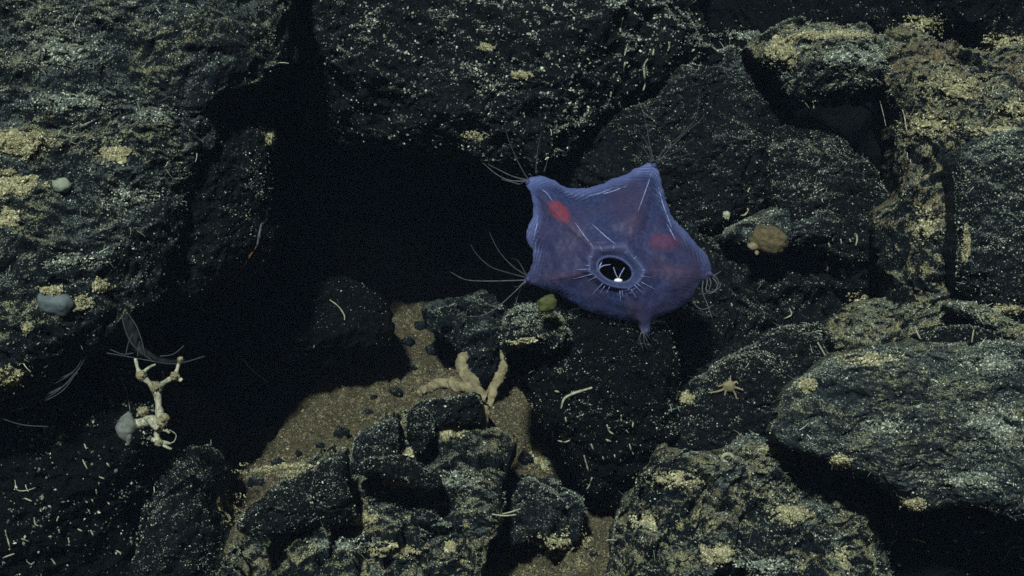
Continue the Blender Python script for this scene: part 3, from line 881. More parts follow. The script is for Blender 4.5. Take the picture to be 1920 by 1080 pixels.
# collar spines
random.seed(11)
for i in range(26):
    a_ = math.radians(-200 + i * 360 / 26 + random.uniform(-6, 6))
    lower = math.sin(a_) > 0.1
    if not lower and i % 2: continue
    L0 = random.uniform(1.25, 1.45); L1 = L0 + (random.uniform(0.35, 1.1) if lower else random.uniform(0.15, 0.4))
    p0 = osc(np.array([a_]), 36 * L0, 25 * L0)[0]; p1 = osc(np.array([a_]), 36 * L1, 27 * L1)[0]
    pp = [star_pt(*(p0 * (1 - q) + p1 * q), 0.0012) for q in np.linspace(0, 1, 4)]
    MB().tube(pp, np.linspace(0.0007, 0.0003, 4), 5).build('spine', M['star_thread'], star)
# things seen in the opening
y0 = star_pt(*OC)[1]
def inn(px, py, dy=0.006):
    v_ = star_pt(px, py); v_[1] = y0 + dy; return v_
mb = MB(); mb.blob(inn(1153, 527, -0.004), (0.0075, 0.005, 0.0045), 5, 0.1, 2, 16, 10); o = mb.build('bead', M['white_bead'], star); o['label'] = 'glossy white bead at the lower lip of the opening'
mb = MB()
mb.tube(smooth_path([inn(1154, 524), inn(1149, 514), inn(1145, 502)]), 0.0009, 5)
mb.tube(smooth_path([inn(1154, 524), inn(1159, 513), inn(1165, 503)]), 0.0009, 5)
mb.tube(smooth_path([inn(1116, 508), inn(1122, 496), inn(1126, 485)]), np.linspace(0.002, 0.0008, 13), 5)
mb.tube(smooth_path([inn(1116, 508), inn(1125, 500), inn(1140, 497)]), np.linspace(0.0014, 0.0005, 13), 5)
mb.build('forked_thread', M['star_thread'], star)
mb = MB(); mb.blob(inn(1116, 508, 0), (0.004, 0.004, 0.005), 6, 0.2); mb.build('tan_knob', M['worm'], star)
# pale streaks on the skin
for path in ([(1075, 418), (1092, 444), (1110, 470)], [(1236, 345), (1243, 380), (1252, 412), (1258, 432)], [(1230, 310), (1218, 340), (1205, 370), (1192, 400)],
             [(1012, 350), (1026, 362), (1036, 378)], [(1008, 400), (1006, 425), (1000, 445)], [(1100, 368), (1125, 362), (1150, 352)], [(1120, 366), (1150, 358), (1180, 346)],
             [(1105, 420), (1130, 445), (1150, 462)], [(1246, 418), (1256, 438), (1262, 452)]):
    w = smooth_path(path, 6)
    MB().tube([star_pt(px, py, 0.0) for px, py in w], np.sin(np.linspace(0.15, np.pi - 0.15, len(w))) * 0.0010, 5).build('fibre', M['star_thread'], star)
# arm tips
for (px, py) in ((990, 338), (1232, 306), (1326, 514), (1205, 618), (990, 524)):
    MB().blob(star_pt(px, py, 0.004), (0.0045, 0.0045, 0.0050), px, 0.4, 2.2).build('arm_tip', M['star_skin'], star)
# tube feet
def foot(path, far=False, r=0.0017, d0=None, d1=0.03):
    if far: d1 = 0.11
    w = smooth_path([np.array([*p]) for p in path], 7)
    n = len(w)
    a0 = star_pt(*w[0])[1] if d0 is None else d0
    ds = np.linspace(a0 - 0.002, a0 - 0.002 + d1, n)
    MB().tube([P(px, py, d) for (px, py), d in zip(w, ds)], np.linspace(r * 0.8, r * 0.28, n) * (1 + 0.18 * fbm(np.stack([w[:, 0] * .15, w[:, 1] * .15, 0 * w[:, 0]], 1), 2)), 5).build('tube_foot', M['tube_foot_far' if far else 'tube_foot'], star)
# upper left tip
for pth in ([(988, 338), (960, 330), (935, 318), (915, 308)], [(988, 340), (955, 338), (930, 326), (905, 305)], [(985, 338), (975, 345), (962, 342), (940, 336)]):
    foot(pth, r=0.0016)
for pth in ([(1005, 325), (1006, 300), (1010, 270), (1018, 240)], [(990, 336), (980, 320), (965, 290), (950, 250), (941, 200)], [(1020, 322), (1026, 300), (1020, 280)], [(986, 336), (978, 342), (972, 352)]):
    foot(pth, True, 0.0015)
# top tip
for pth in ([(1226, 302), (1218, 270), (1212, 235), (1204, 202)], [(1230, 303), (1250, 275), (1280, 250), (1305, 220), (1310, 180)], [(1232, 305), (1262, 272), (1290, 245), (1318, 220), (1318, 205)],
            [(1232, 306), (1255, 300), (1280, 292), (1310, 288)], [(1222, 302), (1208, 280), (1192, 268)], [(1236, 302), (1250, 292), (1275, 280), (1300, 258)], [(1224, 302), (1210, 262), (1196, 248)]):
    foot(pth, True, 0.0015)
# right tip
for pth in ([(1325, 510), (1338, 516), (1352, 508)], [(1325, 512), (1333, 530), (1330, 545), (1345, 548)], [(1326, 512), (1340, 525), (1345, 538), (1333, 548), (1322, 540)], [(1322, 515), (1312, 530), (1304, 545), (1316, 552)],
            [(1322, 516), (1300, 545), (1303, 570), (1318, 580), (1338, 572)], [(1320, 516), (1317, 545), (1326, 570), (1336, 598)], [(1326, 514), (1342, 520), (1347, 532), (1340, 546)],
            [(1324, 514), (1326, 528), (1324, 544), (1332, 550), (1348, 540), (1352, 530)], [(1320, 514), (1310, 522), (1302, 538)]):
    foot(pth, r=0.0019, d1=0.015)
# bottom tip
for pth in ([(1204, 622), (1200, 635), (1206, 656)], [(1206, 622), (1214, 640), (1222, 650)], [(1206, 622), (1208, 640), (1214, 656)], [(1202, 624), (1198, 640), (1201, 648)], [(1207, 620), (1216, 632), (1220, 638)]):
    foot(pth, r=0.0015, d0=-0.235, d1=0.02)
# left tip
for pth in ([(988, 525), (960, 526), (910, 527), (872, 524), (845, 510)], [(986, 526), (962, 550), (930, 578), (900, 592), (872, 594)], [(986, 528), (975, 545), (966, 570)], [(984, 526), (974, 536), (964, 538)]):
    foot(pth, r=0.0016)
for pth in ([(985, 520), (955, 512), (920, 500), (895, 478), (882, 458)], [(986, 516), (960, 498), (935, 470), (917, 435)], [(988, 518), (972, 490), (958, 484)]):
    foot(pth, True, 0.0017)

# ------------------------------------------------------------------ other animals, stones and sediment clumps
M['coral'] = plain_material('coral_skeleton', (0.15, 0.14, 0.085), (0.50, 0.50, 0.39), 130, 0.8, 0.8, 0.003)
M['coral_dark'] = plain_material('coral_cup', (0.10, 0.085, 0.045), (0.30, 0.27, 0.17), 200, 0.85, 0.5, 0.002)
M['sponge_white'] = film_material('sponge_white', (0.32, 0.34, 0.32), 0.75, 0.3)
M['sponge_tan'] = plain_material('sponge_tan', (0.13, 0.11, 0.062), (0.27, 0.235, 0.14), 70, 0.9, 0.5, 0.003)
M['sponge_round'] = plain_material('sponge_round', (0.040, 0.031, 0.014), (0.125, 0.100, 0.052), 90, 0.85, 0.7, 0.004)
M['olive'] = plain_material('olive', (0.038, 0.045, 0.010), (0.075, 0.082, 0.022), 60, 0.7, 0.3)
M['pebble'] = plain_material('pebble', (0.16, 0.19, 0.15), (0.24, 0.26, 0.20), 60, 0.8, 0.3, 0.002)
M['stone_blue'] = plain_material('stone_blue', (0.05, 0.068, 0.078), (0.105, 0.13, 0.14), 80, 0.7, 0.4, 0.003)
M['clump_grain'] = grain_material('clump_grain', (0.11, 0.105, 0.06), (0.36, 0.335, 0.19), (0.62, 0.60, 0.42))
M['clump'] = plain_material('sediment_clump', (0.24, 0.20, 0.10), (0.55, 0.48, 0.27), 130, 0.95, 0.9, 0.004)
M['film'] = film_material('mucus_film', (0.11, 0.12, 0.125), 0.16, 0.4)
M['film_thread'] = film_material('film_thread', (0.13, 0.14, 0.155), 0.6, 0.3)
M['orange'] = plain_material('orange_strand', (0.09, 0.035, 0.014), (0.15, 0.06, 0.025), 60, 0.8, 0.2)

# white branching coral hanging in front of the dark lower left
cd = -0.33
def C(px, py, dd=0.0): return P(px, py, cd + dd)
coral = empty('coral', C(296, 836).tolist())
tag(coral, 'small white branching coral skeleton with forked stem, hanging at the lower left', 'coral')
def branch(pts, r, name='branch'):
    w = smooth_path(pts, 5)
    rad = np.interp(np.linspace(0, 1, len(w)), np.linspace(0, 1, len(r)), r)
    rad = rad * (1 + 0.30 * fbm(w * 120, 2))
    return MB().tube(w, rad, 9).build(name, M['coral'], coral)
branch([C(302, 788), C(298, 765), C(296, 745), C(292, 728)], [0.0095, 0.0065, 0.006, 0.009])
branch([C(292, 730), C(278, 716), C(264, 704)], [0.008, 0.005, 0.007])
branch([C(264, 704), C(258, 690), C(254, 672)], [0.005, 0.0035, 0.0025])
branch([C(266, 702), C(278, 690), C(292, 683)], [0.004, 0.0025, 0.0015])
branch([C(294, 728), C(310, 716), C(328, 706)], [0.007, 0.0045, 0.006])
branch([C(328, 706), C(333, 690), C(337, 676)], [0.004, 0.003, 0.0025])
branch([C(328, 704), C(336, 710), C(341, 714)], [0.005, 0.004, 0.0035])
branch([C(300, 790), C(280, 788), C(262, 794), C(248, 796)], [0.010, 0.0085, 0.009, 0.008])
branch([C(272, 782, -0.01), C(284, 794, -0.012), C(296, 804, -0.012)], [0.004, 0.004, 0.005])
branch([C(296, 802), C(294, 816), C(296, 828)], [0.006, 0.005, 0.006])
branch([C(298, 806), C(310, 806), C(318, 812)], [0.003, 0.003, 0.002])
branch([C(284, 824), C(300, 828), C(320, 832)], [0.004, 0.0045, 0.002])
branch([C(296, 828), C(308, 836), C(322, 842)], [0.003, 0.0025, 0.002])
branch([C(318, 806), C(330, 815), C(326, 828), C(314, 832)], [0.0007, 0.0007, 0.0007, 0.0006], 'tendril')
for (px, py, r) in ((292, 727, 0.0105), (265, 704, 0.0095), (328, 706, 0.0085), (304, 788, 0.0125), (268, 772, 0.0105), (298, 800, 0.0075), (338, 674, 0.0055), (298, 830, 0.007)):
    cup = MB().blob(C(px, py, -0.003), (r * 0.9, r * 0.8, r * 0.9), px, 0.5, 2.6, 18, 12).build('cup', M['coral_dark'], coral)
    MB().blob(C(px + 1, py, -0.003 - r * 0.8), (r * 0.30, r * 0.25, r * 0.30), px, 0.2).build('mouth', M['coral_dark'], cup)
# pale sponge at its left end
mb = MB()
w = smooth_path([C(242, 772, -0.012), C(238, 790, -0.016), C(234, 808, -0.014), C(236, 826, -0.012)], 6)
mb.tube(w, np.interp(np.linspace(0, 1, len(w)), [0, .25, .6, .85, 1], [0.002, 0.012, 0.0165, 0.010, 0.003]), 14)
w = smooth_path([C(240, 800, -0.018), C(241, 818, -0.016), C(240, 834, -0.012)], 6)
mb.tube(w, np.interp(np.linspace(0, 1, len(w)), [0, .5, 1], [0.006, 0.006, 0.002]), 10)
o = mb.build('sponge', M['sponge_white']); tag(o, 'pale milky sac-like sponge on the left end of the white coral', 'sponge')

# drifting mucus web above the coral
wd = -0.42
def W(px, py, dd=0.0): return P(px, py, wd + dd)
web = empty('mucus_web', W(240, 590).tolist())
tag(web, 'grey translucent mucus web draped above the white coral', 'web')
def ribbon(left, right, name, parent, dd=0.0, bulge=0.01, mat='film'):
    L = smooth_path([np.array(p, float) for p in left], 8); R_ = smooth_path([np.array(p, float) for p in right], 8)
    m = len(L); K_ = 7
    vs = []
    for i in range(m):
        for k in range(K_):
            q = k / (K_ - 1); p = L[i] * (1 - q) + R_[i] * q
            vs.append(P(p[0], p[1], wd + dd - bulge * math.sin(math.pi * q) + 0.003 * math.sin(i * 0.9 + k)))
    vs = np.array(vs)
    back_ = vs + np.array([0, 0.0008, 0])
    f = []
    n_ = len(vs)
    for i in range(m - 1):
        for k in range(K_ - 1):
            a_ = i * K_ + k
            f.append((a_, a_ + 1, a_ + K_ + 1, a_ + K_)); f.append((n_ + a_, n_ + a_ + K_, n_ + a_ + K_ + 1, n_ + a_ + 1))
    return MB().add(np.vstack([vs, back_]), f).build(name, M[mat], parent)
ribbon([(228, 590), (232, 615), (244, 645), (262, 668)], [(242, 588), (256, 612), (264, 640), (272, 662)], 'film', web)
ribbon([(244, 655), (280, 675), (310, 684), (345, 680)], [(268, 650), (295, 668), (320, 674), (346, 674)], 'film', web)
for pth in ([(240, 588), (256, 612), (266, 640), (272, 668)], [(228, 592), (236, 622), (252, 650), (285, 676)], [(200, 662), (236, 668), (280, 676), (330, 682), (384, 668)],
            [(300, 668), (325, 664), (345, 648)], [(248, 625), (240, 645), (236, 665)], [(206, 655), (230, 664), (250, 662)], [(262, 640), (259, 655), (258, 668)]):
    w = smooth_path(pth, 6)
    MB().tube([W(px, py, -0.004) for px, py in w], 0.0009, 4).build('strand', M['film_thread'], web)
wd = -0.36
veil = empty('mucus_veil', P(60, 740, wd).tolist())
tag(veil, 'faint grey mucus veil hanging under the left boulder at the picture edge', 'web')
for pth in ([(-40, 738), (40, 730), (100, 714), (140, 694), (160, 660)], [(-40, 776), (40, 766), (110, 738), (142, 700), (172, 650)], [(-20, 755), (60, 748), (120, 724)], [(-40, 745), (30, 742), (100, 720), (138, 698)], [(-40, 762), (50, 752), (110, 730), (146, 698)], [(-40, 769), (44, 760), (104, 736), (150, 690)], [(-10, 780), (40, 796), (90, 800)]):
    w = smooth_path(pth, 6)
    MB().tube([P(px, py, wd - 0.004) for px, py in w], 0.0009, 4).build('strand', M['film_thread'], veil)

# brown branching sponge (skin over a skeleton, one continuous body)
bd = -0.16
def B_(px, py, dd=0.0): return P(px, py, bd + dd)
sk = [(906, 796, .012, 0), (908, 770, .012, 0), (904, 742, .012, -.01), (890, 722, .015, -.01), (872, 702, .017, 0), (864, 682, .017, .02), (872, 664, .016, .04),
      (868, 728, .016, 0), (842, 716, .016, .02), (815, 722, .014, .04), (786, 738, .011, .07), (925, 728, .013, 0), (938, 708, .014, .01), (944, 690, .011, .02), (942, 670, .005, .03), (938, 656, .003, .03)]
ed = [(0, 1), (1, 2), (2, 3), (3, 4), (4, 5), (5, 6), (3, 7), (7, 8), (8, 9), (9, 10), (1, 11), (11, 12), (12, 13), (13, 14), (14, 15)]
base = B_(906, 800)
me = bpy.data.meshes.new('branching_sponge')
me.from_pydata([(B_(a_, b2, dd) - base).tolist() for a_, b2, r, dd in sk], ed, [])
o = link('branching_sponge', me, M['sponge_tan'], None, base.tolist())
tag(o, 'tan branching sponge with stubby arms rising beside the flat black block', 'sponge')
mod = o.modifiers.new('skin', 'SKIN'); mod.use_smooth_shade = True
for i, (a_, b2, r, dd) in enumerate(sk):
    me.skin_vertices[0].data[i].radius = (r * 0.72 * random.uniform(0.8, 1.2), r * 0.72)
me.skin_vertices[0].data[0].use_root = True
sub = o.modifiers.new('subdivision', 'SUBSURF'); sub.levels = 3; sub.render_levels = 3
tx = bpy.data.textures.new('lumps', 'CLOUDS'); tx.noise_scale = 0.012; tx.noise_depth = 3
dm = o.modifiers.new('lumps', 'DISPLACE'); dm.texture = tx; dm.strength = 0.012; dm.mid_level = 0.5; dm.texture_coords = 'GLOBAL'

def lump(name, label, cat, px, py, rpx, mat, seed=0, rough=0.25, freq=2.2, lift=0.3, rot=0.0, nu=28, nv=18, group=None, depth=None):
    d = surf(px, py) if depth is None else depth
    s = (D + d) / D / 1000
    r = (rpx[0] * s, min(rpx) * 0.8 * s, rpx[1] * s)
    o = MB().blob(P(px, py, d - r[1] * lift), r, seed, rough, freq, nu, nv, rot).build(name, M[mat])
    return tag(o, label, cat, group)
# round tan sponge
o = lump('round_sponge', 'rounded tan sponge lump in the dark recess right of the sea star', 'sponge', 1442, 450, (36, 26), 'sponge_round', 21, 0.16, 2.0, 1.1, -0.25, 40, 26, depth=0.0)
bs = np.array(parent_world(o))
for (px, py, rx, rz, sd) in ((1412, 462, 10, 8, 3), (1452, 468, 5, 6, 4), (1419, 474, 4, 5, 5)):
    MB().blob(P(px, py, -0.03), (rx / 1000, rx / 1300, rz / 1000), sd, 0.3).build('lobe', M['sponge_tan'], o)
lump('leaf_scrap', 'olive green leaf-like scrap wedged under the left arm of the sea star', 'leaf', 1026, 570, (19, 15), 'olive', 31, 0.35, 1.6, 0.8, 0.5, depth=-0.30)
lump('pebble', 'pale greenish round pebble stuck on the left boulder', 'pebble', 115, 347, (17, 14), 'pebble', 41, 0.2, 1.5, 0.3)
lump('stone', 'flat blue grey stone resting on the left boulder beside tan fluff', 'stone', 102, 568, (34, 24), 'stone_blue', 43, 0.16, 1.6, 0.3, -0.15)
lump('shell_fragment', 'tiny pale blocky shell fragment above the round tan sponge', 'shell', 1362, 404, (6.5, 7.5), 'worm', 44, 0.5, 2.6, 0.6)

# sediment clumps: fluffy heaps of many little lumps, one thing each
def clump(label, px, py, rx, ry, n, seed=0, mat='clump', size=(2.5, 6), name='sediment_clump', cat='sediment clump', lift=0.0):
    r = np.random.default_rng(seed)
    thin = seed >= 60
    d0 = surf(px, py)
    want = int(math.pi * rx * ry / (2.6 if thin else 1.5)) + 80
    spots = np.zeros((0, 2))
    while len(spots) < want:
        q = r.normal(size=(800, 2)) * (0.9 if thin else 0.62)
        rad = np.hypot(q[:, 0], q[:, 1])
        f = fbm(np.stack([q[:, 0] * 2.2 + seed * 3.7, q[:, 1] * 2.2, np.full(800, seed * 1.3)], 1), 4, 0.65)
        spots = np.vstack([spots, q[(rad * (0.5 if thin else 1) + (1.3 if thin else 0.75) * f + r.normal(size=800) * (0.3 if thin else 0.16) < (0.15 if thin else 0.62)) & (rad < 1.9)]])
    spots = spots[:want]
    x_, y_ = px + rx * spots[:, 0], py + ry * spots[:, 1]
    d = np.array([surf(a, b) for a, b in zip(x_, y_)])
    d = np.clip(d, d0 - 0.03, d0 + (0.06 if thin else 0.02))
    rad = np.hypot(spots[:, 0], spots[:, 1])
    heap = np.clip(1 - rad, 0, 1) * min(rx, ry) / 1000 * (0.1 if thin else 0.30)
    bump = 0.004 * fbm(np.stack([x_ * 0.09, y_ * 0.09, 0 * x_ + seed], 1), 2)
    sz = r.uniform(0.0008, 0.0030, want) * (1.1 - 0.4 * np.minimum(rad, 1.4))
    c = np.stack([P(a, b, dd) for a, b, dd in zip(x_, y_, d - heap - bump - lift)])
    octa = np.array([[1, 0, 0], [-1, 0, 0], [0, 1, 0], [0, -1, 0], [0, 0, 1], [0, 0, -1]], float)
    of = np.array([[0, 2, 4], [2, 1, 4], [1, 3, 4], [3, 0, 4], [2, 0, 5], [1, 2, 5], [3, 1, 5], [0, 3, 5]])
    q, _ = np.linalg.qr(r.normal(size=(want, 3, 3)))
    sc3 = np.stack([r.uniform(0.9, 2.0, want), r.uniform(0.8, 1.3, want), r.uniform(0.6, 1.1, want)], 1)
    v = ((octa[None] * sc3[:, None, :] * r.uniform(0.75, 1.25, (want, 6, 1))) @ q) * sz[:, None, None] + c[:, None, :]
    faces = (of[None] + (np.arange(want) * 6)[:, None, None]).reshape(-1, 3)
    base = P(px, py, d0)
    o = link(name, fast_mesh(name, v.reshape(-1, 3) - base, faces, False), M['grain' if thin and 'drift' not in label else 'clump_grain'], None, base.tolist())
    if thin:
        o.name = 'sediment_drift'
        return tag(o, label, None, None, 'stuff')
    return tag(o, label, cat)
clump('bright tan sediment drift at the left picture edge, upper one of two', 34, 268, 62, 30, 110, 1)
clump('bright tan sediment drift at the left picture edge, lower one of two', 26, 345, 58, 26, 80, 2)
clump('pale sediment clump at the left edge below the greenish pebble', 18, 408, 24, 20, 50, 3)
clump('tan fluff on the right side of the blue grey stone', 154, 568, 22, 16, 60, 4, lift=0.004)
clump('tan fluff on the upper rim of the blue grey stone', 98, 544, 22, 9, 40, 5, lift=0.014)
clump('tan fluff on the left boulder above its lower corner', 50, 615, 12, 12, 26, 6)
clump('tan sediment at the lowest corner of the left boulder', 18, 705, 34, 22, 80, 7)
clump('tan sediment patch near the middle of the left boulder', 215, 290, 34, 22, 60, 8, size=(2, 4.5))
clump('small sediment tuft at the lower right of the left boulder', 190, 535, 20, 14, 34, 9, size=(2, 4.5))
clump('squarish tan sediment cake on the right slab', 1575, 864, 22, 14, 100, 10, size=(3, 6))
clump('smooth bright tan sediment drift in the notch at top right of centre', 1466, 92, 34, 32, 130, 11, size=(4, 8), lift=0.008)
clump('streak of bright sediment along the dusty ledge', 1560, 66, 90, 12, 120, 12)
clump('sediment rope along the left rim of the right slab', 1512, 722, 20, 16, 60, 13)
clump('bright sediment heap where the right slab meets the rubble', 1440, 845, 24, 9, 60, 14)
clump('tan sediment tuft on the corner of the dark sloping rock', 1286, 746, 16, 14, 50, 15)
clump('tan sediment scrap in the shade right of the left boulder', 508, 258, 11, 18, 40, 16)
clump('dim tan sediment heap inside the black cave', 782, 415, 34, 18, 50, 17, size=(4, 8))
clump('yellow sediment pocket between stones on the rubble, right one', 845, 812, 30, 14, 70, 18)
clump('yellow sediment pocket between stones on the rubble, left one', 762, 850, 22, 11, 50, 19)
clump('tan sediment collar under the small arched stone', 760, 908, 48, 9, 80, 20)
clump('tan tuft at the left side of the small arched stone', 660, 915, 14, 18, 50, 21)
clump('tan sediment heap on the bottom rubble left of the twigs', 675, 972, 34, 13, 80, 22)
clump('sediment patch low on the bottom rubble boulder', 735, 1030, 50, 18, 100, 23, size=(2, 5))
clump('pale sediment ball on the bottom rubble boulder', 842, 1026, 13, 13, 46, 24, mat='worm', size=(2.5, 5))
clump('fringed tan sponge patch above the rubble shelf', 1612, 562, 26, 15, 90, 25)
clump('sediment drift on the tan wedge at the right edge', 1885, 580, 36, 10, 70, 26)
clump('tan sediment patch at the bottom of the right rubble boulder', 1345, 1040, 40, 22, 130, 27)
clump('sediment patch on the left flank of the right rubble boulder', 1220, 985, 34, 24, 90, 28, size=(2.5, 5.5))
clump('sediment cushion in the middle of the right rubble boulder', 1480, 962, 36, 22, 90, 29, size=(2.5, 5.5))
clump('tan sediment scrap on the right edge of the rubble boulder', 1580, 1050, 20, 26, 60, 30)
clump('pale sediment patch on the sand under the black block', 1008, 862, 34, 34, 60, 31, size=(2.5, 5))
clump('tan sediment edge along the cap stone', 985, 640, 34, 10, 60, 32, size=(2.5, 5))
clump('sediment tuft under the lip of the right slab', 1715, 945, 24, 14, 50, 33)
clump('sediment ridge along the upper rim of the right boulder', 1870, 246, 64, 11, 80, 34, size=(2.5, 5.5))
clump('sediment line in the seam left of the right boulder', 1812, 460, 9, 44, 70, 35, size=(2.5, 5.5))
clump('pale sediment on the dark wide ledge, upper patch', 912, 88, 18, 8, 30, 36, mat='worm', size=(2, 4.5))
clump('pale sediment on the dark wide ledge, middle patch', 978, 140, 22, 9, 36, 37, mat='worm', size=(2, 4.5))
clump('pale sediment on the dark wide ledge, lowest patch', 890, 255, 22, 9, 40, 38, mat='worm', size=(2, 4.5))

for k_, (lab, px, py, rx, ry, n_) in enumerate((
    ('yellowish drift along the top edge of the rust tinted boulder', 1880, 82, 50, 14, 0), ('yellowish drift on the shoulder of the rust tinted boulder', 1725, 48, 34, 16, 0),
    ('yellowish drift in the middle of the rust tinted boulder', 1790, 165, 40, 26, 0), ('pale drift low on the rust tinted boulder', 1745, 235, 40, 16, 0),
    ('pale drift at the right edge above the right boulder', 1900, 205, 30, 20, 0), ('yellowish drift on the lower tail of the rust tinted boulder', 1735, 425, 20, 30, 0),
    ('sediment patch on the right end of the dusty ledge', 1620, 105, 40, 18, 0), ('sediment patch on the lower part of the dusty ledge', 1570, 105, 36, 14, 0),
    ('bright film along the ridge between the two top boulders', 1400, 65, 50, 10, 0), ('yellowish drift at the top of the right slab', 1640, 672, 50, 10, 0),
    ('yellowish patch in the middle of the right slab', 1660, 800, 40, 14, 0), ('yellowish patch at the right edge of the right slab', 1870, 800, 50, 30, 0),
    ('yellowish patch low on the right part of the right slab', 1810, 900, 60, 16, 0), ('yellowish patch high on the right end of the right slab', 1870, 680, 50, 16, 0),
    ('sediment drift at the top of the right rubble boulder', 1260, 900, 40, 14, 0), ('sediment streak across the right rubble boulder', 1350, 920, 60, 14, 0),
    ('sediment patch at the foot of the right rubble boulder', 1440, 1060, 50, 14, 0), ('sediment patch on the right flank of the bottom rubble', 860, 900, 34, 16, 0),
    ('sediment streak across the lower bottom rubble', 640, 1020, 60, 10, 0), ('sediment patch at the foot of the bottom rubble', 820, 985, 30, 12, 0),
    ('yellowish patch high on the left boulder', 110, 95, 60, 26, 0), ('yellowish streak on the left boulder left of its centre', 130, 190, 60, 18, 0),
    ('yellowish patch on the left boulder right of the pebble', 250, 370, 40, 16, 0), ('pale patch on the left boulder right of its centre', 290, 215, 30, 12, 0),
    ('pale patch low on the left boulder', 130, 490, 50, 12, 0), ('tan drift where sand meets the bottom rubble', 560, 880, 70, 12, 0),
    ('tan drift at the lower left end of the sand', 415, 955, 30, 24, 0), ('tan drift on the sand below the twigs', 1050, 1020, 40, 20, 0))):
    clump(lab, px, py, rx, ry, n_, 60 + k_)
r_ = random.Random(5)
STONES = []
for k_, (px, py, w_) in enumerate(((480, 905, 16), (452, 930, 10), (520, 868, 12), (600, 835, 9), (640, 812, 14), (690, 775, 10), (742, 735, 13), (765, 640, 12), (790, 612, 16), (815, 655, 20), (745, 690, 8), (560, 850, 7),
                               (985, 860, 14), (1020, 905, 12), (1045, 945, 16), (1075, 1005, 14), (1110, 1040, 10), (955, 840, 9), (700, 745, 8), (840, 600, 18), (870, 570, 14), (775, 690, 9))):
    o = lump('stone', 'small dark stone half buried in the sand', 'stone', px, py, (w_, w_ * r_.uniform(.55, .9)), 'grey', 80 + k_, 0.35, 1.7, 0.25, r_.uniform(-.5, .5), 16, 10, 'small stones in the sand')
    STONES.append((px, o))
for k_, (px, o) in enumerate(sorted(STONES, key=lambda a: a[0])):
    o['label'] = 'small dark stone half buried in the sand, ' + ('leftmost' if k_ == 0 else 'rightmost' if k_ == len(STONES) - 1 else ('', 'second', 'third', 'fourth', 'fifth', 'sixth', 'seventh', 'eighth', 'ninth', 'tenth', 'eleventh', 'twelfth', 'thirteenth', 'fourteenth', 'fifteenth', 'sixteenth', 'seventeenth', 'eighteenth', 'nineteenth', 'twentieth', 'twenty-first')[k_] + ' from left')

# small brittle star
bc = S(1366, 726, 0.012)
br = empty('brittle_star', bc.tolist())
tag(br, 'small tan brittle star with crooked arms on the dark sloping rock', 'brittle star')
MB().blob(S(1366, 724, 0.016), (0.012, 0.009, 0.010), 8, 0.3).build('disc', M['sponge_tan'], br)
for pth in ([(1366, 724), (1352, 732), (1340, 735), (1328, 736)], [(1364, 722), (1355, 722), (1346, 725)], [(1368, 720), (1369, 712), (1370, 704)], [(1372, 728), (1378, 738), (1382, 750)],
            [(1370, 724), (1384, 728), (1394, 732)], [(1362, 728), (1360, 736), (1359, 742)], [(1372, 722), (1380, 716), (1384, 720)]):
    w = smooth_path(pth, 5)
    MB().tube([S(1366, 724, 0.018) * 0 + P(px, py, bc[1] - 0.006) for px, py in w], np.linspace(0.0028, 0.0010, len(w)), 6).build('arm', M['sponge_tan'], br)

# worms and tubes hanging on bare rock: each an own thing
def worm(path, label, group, r=0.0022, lift=0.003, mat='worm'):
    r *= 0.72
    w = smooth_path(path, 4)
    d = surf(*w[len(w) // 2])
    ds = [min(surf(px, py), d + 0.02) if abs(surf(px, py) - d) < 0.05 else d for px, py in w]
    n = len(w)
    rad = r * (0.55 + 0.45 * np.sin(np.linspace(0.3, 2.8, n))) * (1 + 0.25 * fbm(np.stack([w[:, 0], w[:, 1], 0 * w[:, 0]], 1) * 0.12, 1))
    return tag(MB().tube([P(px, py, dd - lift) for (px, py), dd in zip(w, ds)], rad, 6).build('worm', M[mat]), label, 'worm', group)
gA, lA = 'pale worms hanging from the wide ledge', 'pale worm hanging on the wide top ledge'
worm([(1168, 32), (1165, 44), (1163, 60)], lA, gA, 0.0026); worm([(1172, 10), (1172, 20)], lA, gA, 0.002)
worm([(1177, 82), (1174, 94), (1171, 104)], lA, gA); worm([(1172, 116), (1170, 130), (1169, 145)], lA, gA, 0.003)
worm([(1215, 110), (1208, 122), (1208, 140), (1210, 155), (1206, 170)], 'longest pale worm hanging on the wide top ledge, wavy', gA, 0.0026)
worm([(1226, 92), (1224, 104)], lA, gA, 0.0028); worm([(1254, 78), (1255, 88), (1252, 96)], lA, gA, 0.0026); worm([(1146, 172), (1145, 182)], lA, gA, 0.003)
worm([(1161, 190), (1163, 202)], lA, gA, 0.0026); worm([(1176, 172), (1177, 178)], lA, gA, 0.002); worm([(1292, 98), (1293, 112)], lA, gA, 0.0014)
worm([(758, 165), (760, 175)], 'pale lone teardrop worm on the left part of the wide top ledge', gA, 0.0038)
gB, lB = 'pale worms on the black block under the sea star', 'short pale worm on the block under the star'
for pth in ([(1060, 782), (1062, 792)], [(1036, 808), (1037, 826)], [(1025, 808), (1025, 820)], [(1046, 826), (1058, 829), (1068, 826)], [(1165, 778), (1165, 790)], [(1138, 796), (1142, 808), (1150, 814)], [(1187, 792), (1186, 802)], [(1174, 806), (1178, 812)],
            [(1108, 832), (1113, 844)], [(1095, 854), (1100, 872), (1104, 886)], [(1180, 832), (1184, 846), (1188, 852)], [(1136, 824), (1146, 828)], [(1110, 895), (1106, 908), (1100, 918)], [(1152, 852), (1153, 858)], [(1040, 733), (1048, 735)], [(1130, 856), (1132, 862)]):
    worm(pth, lB, gB, 0.0022)
worm([(1052, 766), (1058, 748), (1075, 738), (1090, 733), (1110, 727)], 'long curled tan worm tube across the upper face of the block under the sea star', gB, 0.0036)
gC, lC = 'pale worms under the right slab', 'short pale worm below the right slab'
